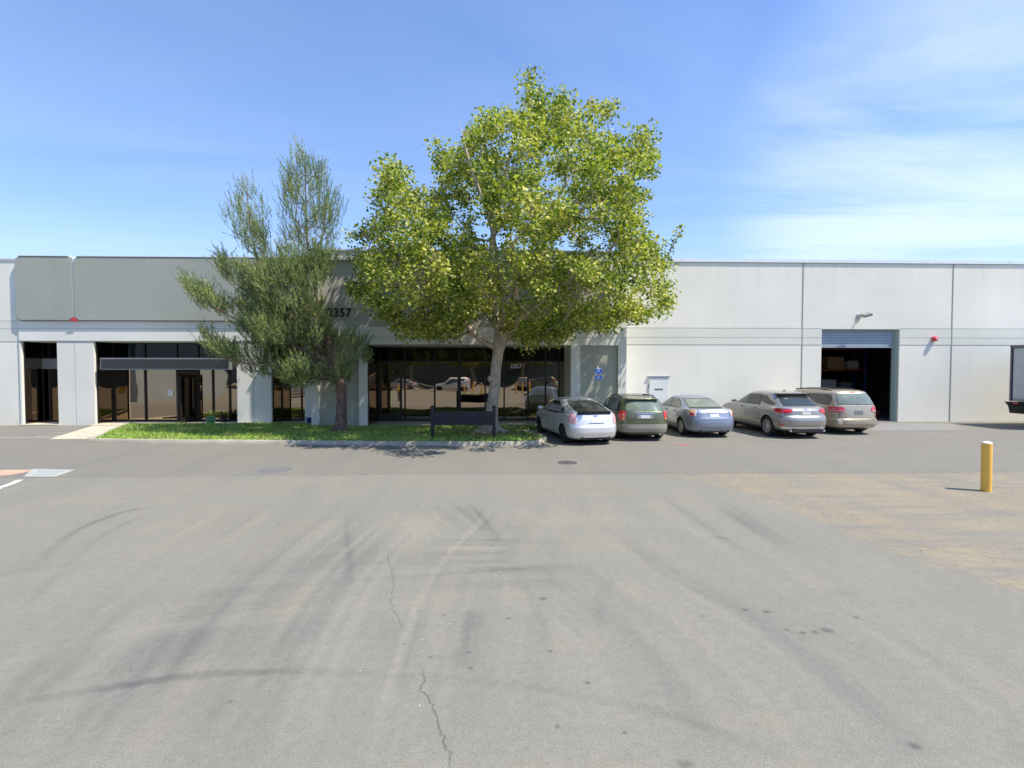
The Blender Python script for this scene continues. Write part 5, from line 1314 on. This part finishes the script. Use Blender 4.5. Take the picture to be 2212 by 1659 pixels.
# broadleaf tree
TY = G(1060, 934, KH).y; T0 = G(1060, 934, KH)
def tp(x, y, d=0.0): v = W(x, y, TY); return Vector((v.x-T0.x, d, v.z-KH))
crown_px = [(1136,158),(1168,152),(1175,185),(1180,235),(1215,190),(1232,225),(1262,215),(1305,208),(1340,262),(1395,275),(1412,300),(1430,325),(1410,400),(1392,450),(1385,490),(1410,515),(1440,545),(1460,590),(1458,650),(1445,682),(1390,705),(1345,690),
            (1320,715),(1270,722),(1235,705),(1210,745),(1180,735),(1150,760),(1122,745),(1118,705),(1090,690),(1020,690),(985,735),(955,742),(935,715),(890,742),(850,700),(795,715),(806,684),(778,655),(753,618),(772,590),(755,545),(752,505),(800,470),(812,430),(820,360),(845,328),(880,345),(888,385),
            (905,400),(925,400),(935,312),(985,320),(1020,250),(1065,238),(1095,228),(1125,240),(1128,195)]
cp_ = [(tp(x, y).x, tp(x, y).z) for x, y in crown_px]
gaps = [(tp(1035,700).x, tp(1035,700).z, .55), (tp(1000,738).x, tp(1000,738).z, .4), (tp(1088,650).x, tp(1088,650).z, .3), (tp(1230,560).x, tp(1230,560).z, .2), (tp(1090,445).x, tp(1090,445).z, .32), (tp(1075,520).x, tp(1075,520).z, .3), (tp(1150,560).x, tp(1150,560).z, .35), (tp(960,560).x, tp(960,560).z, .25), (tp(1210,480).x, tp(1210,480).z, .22)]
cl = volume_points(cp_, 560, .57, 6.1, 21, .2, gaps, T0, (.48, -.03), .12, lambda x, y, z: wall_near(x, y, z, T0), 1.75)
for p in volume_points(cp_, 300, .42, 1.3, 5, .12, gaps, T0, lim=lambda x, y, z: wall_near(x, y, z, T0)):
    if edge_dist(p.x, p.z, cp_) < .75 and all((p-q).length > .4 for q in cl): cl.append(p)
for x_, y_ in ((1100,702),(1112,718),(1128,733),(1150,738),(1165,728),(1140,715),(1190,722),(1208,735),(1222,722),(1180,705),(950,722),(938,732),(962,712),(925,708),(905,722),(880,725),(1300,700),(1340,682),(1375,690),(850,690)):
    for dd_ in (-.9, .1): cl.append(tp(x_+rng.uniform(-6, 6), y_-8+rng.uniform(-5, 5), dd_+rng.uniform(-.3, .3)))
cl += [tp(1452,548,.5), tp(1462,525,.5), tp(1474,503,.4), tp(1482,492,.4), tp(1447,515,.5)]
main = [[(1062,934),(1064,880),(1072,810),(1076,745),(1078,712)], ]
skel = [(tp(1060, 934), None)]
def limb(start, pts):
    prev = start
    A = [skel[start][0]] + [tp(*p) for p in pts]; S = spline(A, 4)[1:]
    for q in S: skel.append((q, prev)); prev = len(skel)-1
    return prev
i0 = limb(0, [(1063,900,0),(1068,850,0),(1074,800,.02),(1077,755,.0)])
trunk_n = len(skel)
la = limb(i0, [(1040,735,-.1),(1012,708,-.3),(975,675,-.5),(930,625,-.7),(880,590,-.9),(830,555,-.9)])
lb_ = limb(i0, [(1074,715,.1),(1072,670,.2),(1060,620,.3),(1060,540,.4),(1075,440,.3),(1100,340,.2),(1130,240,.1),(1150,170,0)])
lc = limb(i0, [(1092,720,-.1),(1100,680,-.3),(1120,600,-.7),(1160,520,-1.1),(1210,430,-1.3),(1260,330,-1.2),(1300,260,-.9)])
ld = limb(i0, [(1096,715,.4),(1140,680,1.1),(1210,640,1.7),(1290,600,2.0),(1370,570,1.9),(1430,600,1.6)])
le = limb(i0, [(1070,705,.7),(1030,640,1.5),(980,560,2.1),(930,470,2.3),(880,400,1.9),(848,350,1.2)])
lf_ = limb(i0, [(1085,700,-.6),(1080,620,-1.6),(1060,520,-2.2),(1020,400,-2.2),(1000,310,-1.6)])
lg = limb(i0, [(1100,700,1.0),(1130,600,2.0),(1180,500,2.4),(1250,420,2.2),(1340,340,1.6),(1400,320,.8)])
P_, par_, rad_ = grow(skel, cl, .0125, 2.3, .22)
tree = empty('broadleaf_tree', T0, 0, 'large yellow green broadleaf tree with pale mottled trunk behind the navy sign', 'tree')
mb = MB()
rb_ = .30
for i in range(len(rad_)): rad_[i] = min(rad_[i], .17)
for i in range(trunk_n): rad_[i] = .25
branch_mesh(mb, P_, par_, rad_, skip=trunk_n, n=8)
# trunk proper, with flare, burl and lean
mb.tube([tp(1056,938), tp(1058,930), tp(1061,912), tp(1063,880), tp(1068,845), tp(1071,800), tp(1075,765), tp(1077,748,.0), tp(1075,722,.04)], [.48, .36, .27, .22, .205, .195, .195, .21, .14], 18)
mb.tube([tp(1077,762), tp(1088,735,-.1), tp(1096,712,-.2)], [.17,.16,.13], 10)
kn = MB(); c = tp(1060, 818, -.16)
kn.lathe([(.01,-.13),(.09,-.1),(.12,0),(.09,.09),(.02,.12)], tuple(c), 'z', 12); mb.add(kn.v, kn.f)
for k in range(9):
    a = k*.7+.2; L = rng.uniform(.5, 1.0); d = Vector((math.cos(a), math.sin(a), 0)); mb.tube([Vector((0,0,.18))+d*.18, d*.45+Vector((0,0,.06)), d*L+Vector((0,0,-.03))], [.13,.08,.03], 7)
M['bark'] = bark('pale_mottled_bark', (.30,.235,.165), (.47,.385,.28), (.19,.145,.10), 5.5, .5)
mb.build('trunk', M['bark'], tree, 50)
M['leaf'] = leaf_mat('broadleaf_leaf', [(.0,(.03,.08,.015)),(.28,(.11,.18,.028)),(.52,(.33,.355,.06)),(.76,(.60,.56,.14)),(.9,(.68,.60,.2)),(1.0,(.56,.38,.2))], .36, .7)
def leaves(cl, per, spread, size, seed, flat_=.5, droop=.3, squash=.8):
    r = np.random.default_rng(seed); C = np.array([tuple(c) for c in cl]); per_c = r.integers(int(per*.7), int(per*1.3), len(C)); idx = np.repeat(np.arange(len(C)), per_c); n = len(idx)
    off = r.normal(0, 1, (n, 3)); off /= np.linalg.norm(off, axis=1)[:, None]+1e-9; off *= (r.uniform(0, 1, n)**.55)[:, None]*spread*r.uniform(.75, 1.25, len(C))[idx][:, None]; off[:, 2] *= squash
    pos = C[idx]+off
    up = r.normal(0, 1, (n, 3)); up /= np.linalg.norm(up, axis=1)[:, None]; nrm = up*(1-flat_)+np.array([.15, -.1, 1])*flat_; nrm /= np.linalg.norm(nrm, axis=1)[:, None]
    d = off*1.0+r.normal(0, .25, (n, 3)); d[:, 2] -= droop*spread; d -= nrm*np.sum(d*nrm, axis=1)[:, None]; d /= np.linalg.norm(d, axis=1)[:, None]+1e-9
    s = np.cross(nrm, d); sz = size*r.uniform(.6, 1.25, n)[:, None]
    # five pointed leaf outline folded along the midrib: two triangles fans as one 7-gon each half -> quads
    pts = []
    a = pos; tip = pos+d*sz; l1 = pos+d*sz*.25+s*sz*.5+nrm*sz*.12; l2 = pos+d*sz*.62+s*sz*.38+nrm*sz*.09; r1 = pos+d*sz*.25-s*sz*.5+nrm*sz*.12; r2 = pos+d*sz*.62-s*sz*.38+nrm*sz*.09
    A = np.stack([a, tip, l2, l1], 1); B = np.stack([a, r1, r2, tip], 1)
    return np.stack([A, B], 1).reshape(-1, 3), n
def leaf_object(name, co, mat, parent):
    # two quads per leaf share the midrib so that one leaf is one island
    n = len(co)//8; q = co.reshape(n, 8, 3); V = q[:, [0, 1, 2, 3, 5, 6]].reshape(-1, 3); b = np.arange(n)*6
    F = np.stack([b, b+1, b+2, b+3, b, b+4, b+5, b+1], 1).ravel().astype(np.int32)
    me = bpy.data.meshes.new(name); me.vertices.add(len(V)); me.vertices.foreach_set('co', V.astype(np.float32).ravel())
    me.loops.add(len(F)); me.loops.foreach_set('vertex_index', F); me.polygons.add(len(F)//4); me.polygons.foreach_set('loop_start', np.arange(0, len(F), 4, dtype=np.int32))
    me.materials.append(mat); me.update(calc_edges=True); o = bpy.data.objects.new(name, me); COL.objects.link(o); o.parent = parent; return o
co, nl = leaves(cl[:-5], 135, .48, .104, 4)
co2, nl2 = leaves(cl[-5:], 26, .3, .11, 8); co = np.concatenate([co, co2])
leaf_object('crown', co, M['leaf'], tree); tree_hi = tree
# stray twig at the right
tw = [tp(1448,560,.6), tp(1462,520,.6), tp(1478,500,.6)]
# pine
PY = G(737, 930, KH).y; Q0 = G(737, 930, KH)
def pp_(x, y, d=0.0): v = W(x, y, PY); return Vector((v.x-Q0.x, d, v.z-KH))
pines_px = [
 [(655,312),(668,330),(690,345),(714,372),(712,410),(741,448),(728,490),(718,520),(722,545),(728,575),(718,610),(700,640),(697,690),(735,722),(790,745),(796,785),(760,812),(745,835),(718,846),(700,822),(670,840),(630,838),(600,815),(560,812),(520,800),(485,790),(450,755),(424,708),
  (447,722),(480,745),(515,752),(545,745),(520,722),(500,700),(520,690),(510,680),(460,675),(420,652),(385,590),(402,600),(425,628),(450,625),(470,650),(510,662),(540,640),(515,622),(490,610),(478,585),(470,545),(477,530),(500,560),(545,580),(560,570),(520,540),(500,510),(492,470),(505,430),(525,410),(540,375),(552,415),(568,410),(583,455),(578,500),(590,540),(600,560),(612,540),(603,510),(595,470),(610,430),(615,385),(636,350),(640,318)]]
pine_poly = [(pp_(x, y).x, pp_(x, y).z) for x, y in pines_px[0]]
zsp = pp_(600, 560).z
pc_ = volume_points(pine_poly, 900, .27, 2.2, 31, .05, [(pp_(590,505).x, pp_(590,505).z, .25), (pp_(735,655).x, pp_(735,655).z, .3), (pp_(500,640).x, pp_(500,640).z, .25)], Q0, (.9, -.02), .1, lambda x, y, z: wall_near(x, y, z, Q0))
up_ = [p for p in volume_points(pine_poly, 520, .22, 1.0, 77, .06, [(pp_(590,505).x, pp_(590,505).z, .3), (pp_(600,470).x, pp_(600,470).z, .2)], Q0, (1.5, -.06), .36) if p.z > zsp]
pc_ = [p for p in pc_ if p.z <= zsp] + up_
skel = [(pp_(737, 930), None)]
def limbp(start, pts):
    prev = start; A = [skel[start][0]] + [pp_(*p) for p in pts]
    for q in spline(A, 4)[1:]: skel.append((q, prev)); prev = len(skel)-1
    return prev
i1 = limbp(0, [(737,890,0),(739,840,0),(728,800,0)]); tn = len(skel)
i2 = limbp(i1, [(712,755,.1),(697,700,.1),(682,640,.1),(668,560,0),(662,480,0),(660,400,0),(656,325,0)])
i3 = limbp(i1, [(700,765,-.2),(665,720,-.4),(625,660,-.6),(590,600,-.7),(565,540,-.6),(548,460,-.4),(541,385,-.3)])
limbp(i1, [(680,765,-.5),(620,730,-.9),(550,700,-1.0),(480,665,-.9),(430,635,-.7),(390,598,-.5)])
limbp(i1, [(690,790,-.6),(630,790,-1.1),(560,785,-1.2),(490,765,-1.0),(432,716,-.8)])
limbp(i1, [(750,785,.4),(775,775,.6),(790,765,.6)]); limbp(i1, [(700,770,.8),(640,740,1.4),(590,700,1.6)])
limbp(i1, [(720,760,-1.0),(700,740,-1.7)]) 
P_, par_, rad_ = grow(skel, pc_, .007, 2.4, .15)
rad_ = [min(r_, .08) for r_ in rad_]
for i in range(tn): rad_[i] = .16
pine = empty('pine_tree', Q0, 0, 'dark grey green pine tree with two ragged tops and reddish trunk on the lawn', 'tree')
mb = MB(); branch_mesh(mb, P_, par_, rad_, skip=tn, n=6)
mb.tube([pp_(736,934), pp_(737,925), pp_(737,900), pp_(738,865), pp_(738,835), pp_(728,798), pp_(712,755), pp_(697,700)], [.30,.24,.20,.18,.17,.16,.14,.11], 14)
for k in range(6):
    a = k*1.05; d = Vector((math.cos(a), math.sin(a), 0)); mb.tube([Vector((0,0,.12))+d*.1, d*.3+Vector((0,0,.04)), d*.55+Vector((0,0,-.03))], [.08,.05,.02], 6)
M['pbark'] = bark('red_brown_bark', (.10,.065,.05), (.22,.13,.10), (.05,.035,.03), 7, .9, .35)
mb.build('trunk', M['pbark'], pine, 50)
M['needle'] = leaf_mat('pine_needles', [(.0,(.035,.065,.035)),(.35,(.11,.16,.07)),(.6,(.27,.32,.13)),(.85,(.50,.50,.19)),(1.0,(.42,.32,.14))], .3, 1.3)
def needle_mesh(name, cl, nsh, sh_len, nn, nlen, mat, parent, seed, up=.9):
    r = np.random.default_rng(seed); C = np.array([tuple(c) for c in cl]); cen = np.array([0, 0, 4.5]); ns = len(C)*nsh; idx = np.repeat(np.arange(len(C)), nsh)
    out = C[idx]-np.array([-.9, 0, 0]); out[:, 2] = 0; out /= np.linalg.norm(out, axis=1)[:, None]+.3
    d = out*.45+np.array([0, 0, up])+r.normal(0, .34, (ns, 3)); d /= np.linalg.norm(d, axis=1)[:, None]
    base = C[idx]+r.normal(0, .12, (ns, 3)); L = sh_len*r.uniform(.6, 1.3, ns)
    bend = np.array([0, 0, 1.0])
    k = np.tile(np.linspace(.05, 1, nn), ns); j = np.repeat(np.arange(ns), nn)
    p = base[j]+d[j]*(L[j]*k)[:, None]+bend*((k**2)*L[j]*.18)[:, None]
    rd = r.normal(0, 1, (len(j), 3)); rd -= d[j]*np.sum(rd*d[j], axis=1)[:, None]; rd /= np.linalg.norm(rd, axis=1)[:, None]
    nd = rd*.75+d[j]*(.75+.6*k)[:, None]; nd /= np.linalg.norm(nd, axis=1)[:, None]
    s = np.cross(nd, r.normal(0, 1, nd.shape)); s /= np.linalg.norm(s, axis=1)[:, None]; nl = nlen*r.uniform(.7, 1.2, len(j))[:, None]; w = .0095
    V = np.stack([p-s*w, p+s*w, p+nd*nl], 1).reshape(-1, 3)
    return np_mesh(name, V, 3, mat, parent)
na = needle_mesh('crown', [p for p in pc_ if p.z <= zsp], 9, .42, 24, .13, M['needle'], pine, 9)
nb2 = needle_mesh('crown_top', [p for p in pc_ if p.z > zsp], 7, .55, 24, .10, M['needle'], pine, 12, 1.25)
na.data.name = 'crown'; bmj = bmesh.new(); bmj.from_mesh(na.data); bmj.from_mesh(nb2.data); bmj.to_mesh(na.data); bmj.free()
md_ = nb2.data; bpy.data.objects.remove(nb2); bpy.data.meshes.remove(md_)

# ------------------------------------------------------------------ what the dark glass mirrors: the lot and the building behind the viewer
ob_ = empty('opposite_building', (0, -38, 0), 0, 'pale blue grey industrial building across the lot seen mirrored in the dark glass', 'building')
MB().box(-85, 40, -14, 0, 0, 7.4).build('wall', wall_paint('blue_grey_paint', (.13,.15,.155)), ob_)
MB().box(-85.1, 40.1, -14.1, .1, 7.4, 7.5).build('parapet_cap', M['cap'], ob_)
nb_ = empty('neighbour_building', (-27, 4, 0), 0, 'grey industrial building beyond the left edge seen mirrored in the left storefront', 'building')
MB().box(-12, 0, -8, 5, 0, 6.5).build('wall', wall_paint('neighbour_paint', (.3,.34,.35)), nb_)
MB().box(-12.1, .1, -8.1, 5.1, 6.5, 6.6).build('parapet_cap', M['cap'], nb_)
for kk, (x, y) in enumerate(((-3.2,-3.5),(-2.2,-3.6),(-1.5,-3.4),(2.2,-5.0),(3.0,-5.1),(3.8,-5.0),(-14.2,-1.2),(-13.6,-1.3),(-13.0,-1.2),(-9.2,-1.6),(-8.5,-1.6))):
    b = copy_tree(b0); b.location = (x, y, 0); b['label'] = ['yellow bollard of the trio mirrored in the bay glass left of the tree trunk', 'yellow bollard of the trio mirrored in the bay glass right of the tree trunk', 'yellow bollard of the trio mirrored in the left storefront glass', 'yellow bollard of the pair mirrored in the storefront glass near the pine'][kk//3]; b['group'] = 'mirrored bollards'
def put(src, x, y, rz, lab):
    c = copy_tree(src); c.location = (x, y, .004); c.rotation_euler = (0, 0, R(rz)); c['label'] = lab; c['group'] = 'cars mirrored in the dark glass'
put(carC, -13.5, -12.0, 65, 'blue grey sedan seen only as a reflection left of the bay door')
put(carD, -8.5, -10.5, 100, 'grey brown SUV seen only as a reflection behind the navy sign')
put(carA, -3.0, -13.5, 80, 'silver hatchback seen only as a reflection in the middle of the bay glass')
put(carE, 3.5, -12.5, 185, 'beige minivan seen only as a reflection beside the small white numerals')
put(carB, 7.5, -13.5, 95, 'green wagon seen only as a reflection at the right of the bay glass')
put(carA, -15.5, 2.5, 75, 'silver hatchback seen only as a reflection in the left storefront glass')
c = copy_tree(carC); c.location = (-23.25, 17.6, .004); c.rotation_euler = (0, 0, 0); c['label'] = 'car at the left picture edge of which only the tip shows'; c['group'] = 'cars parked in front of the building'
for k, (x, y) in enumerate(((-22, -30), (-12, -26), (-3.5, -30), (-31, -24), (4.5, -33))):
    t = copy_tree(tree); t.location = (x, y, 0); t.rotation_euler = (0, 0, k*1.3); t.scale = (1.1, 1.1, .85)
    t['label'] = ['dark tree mirrored at the left of the left storefront', 'dark tree mirrored above the open doorway', 'dark tree mirrored in the middle of the bay glass', 'dark tree farthest left among the mirrored trees', 'dark tree mirrored at the right of the bay glass'][k]; t['group'] = 'mirrored trees'
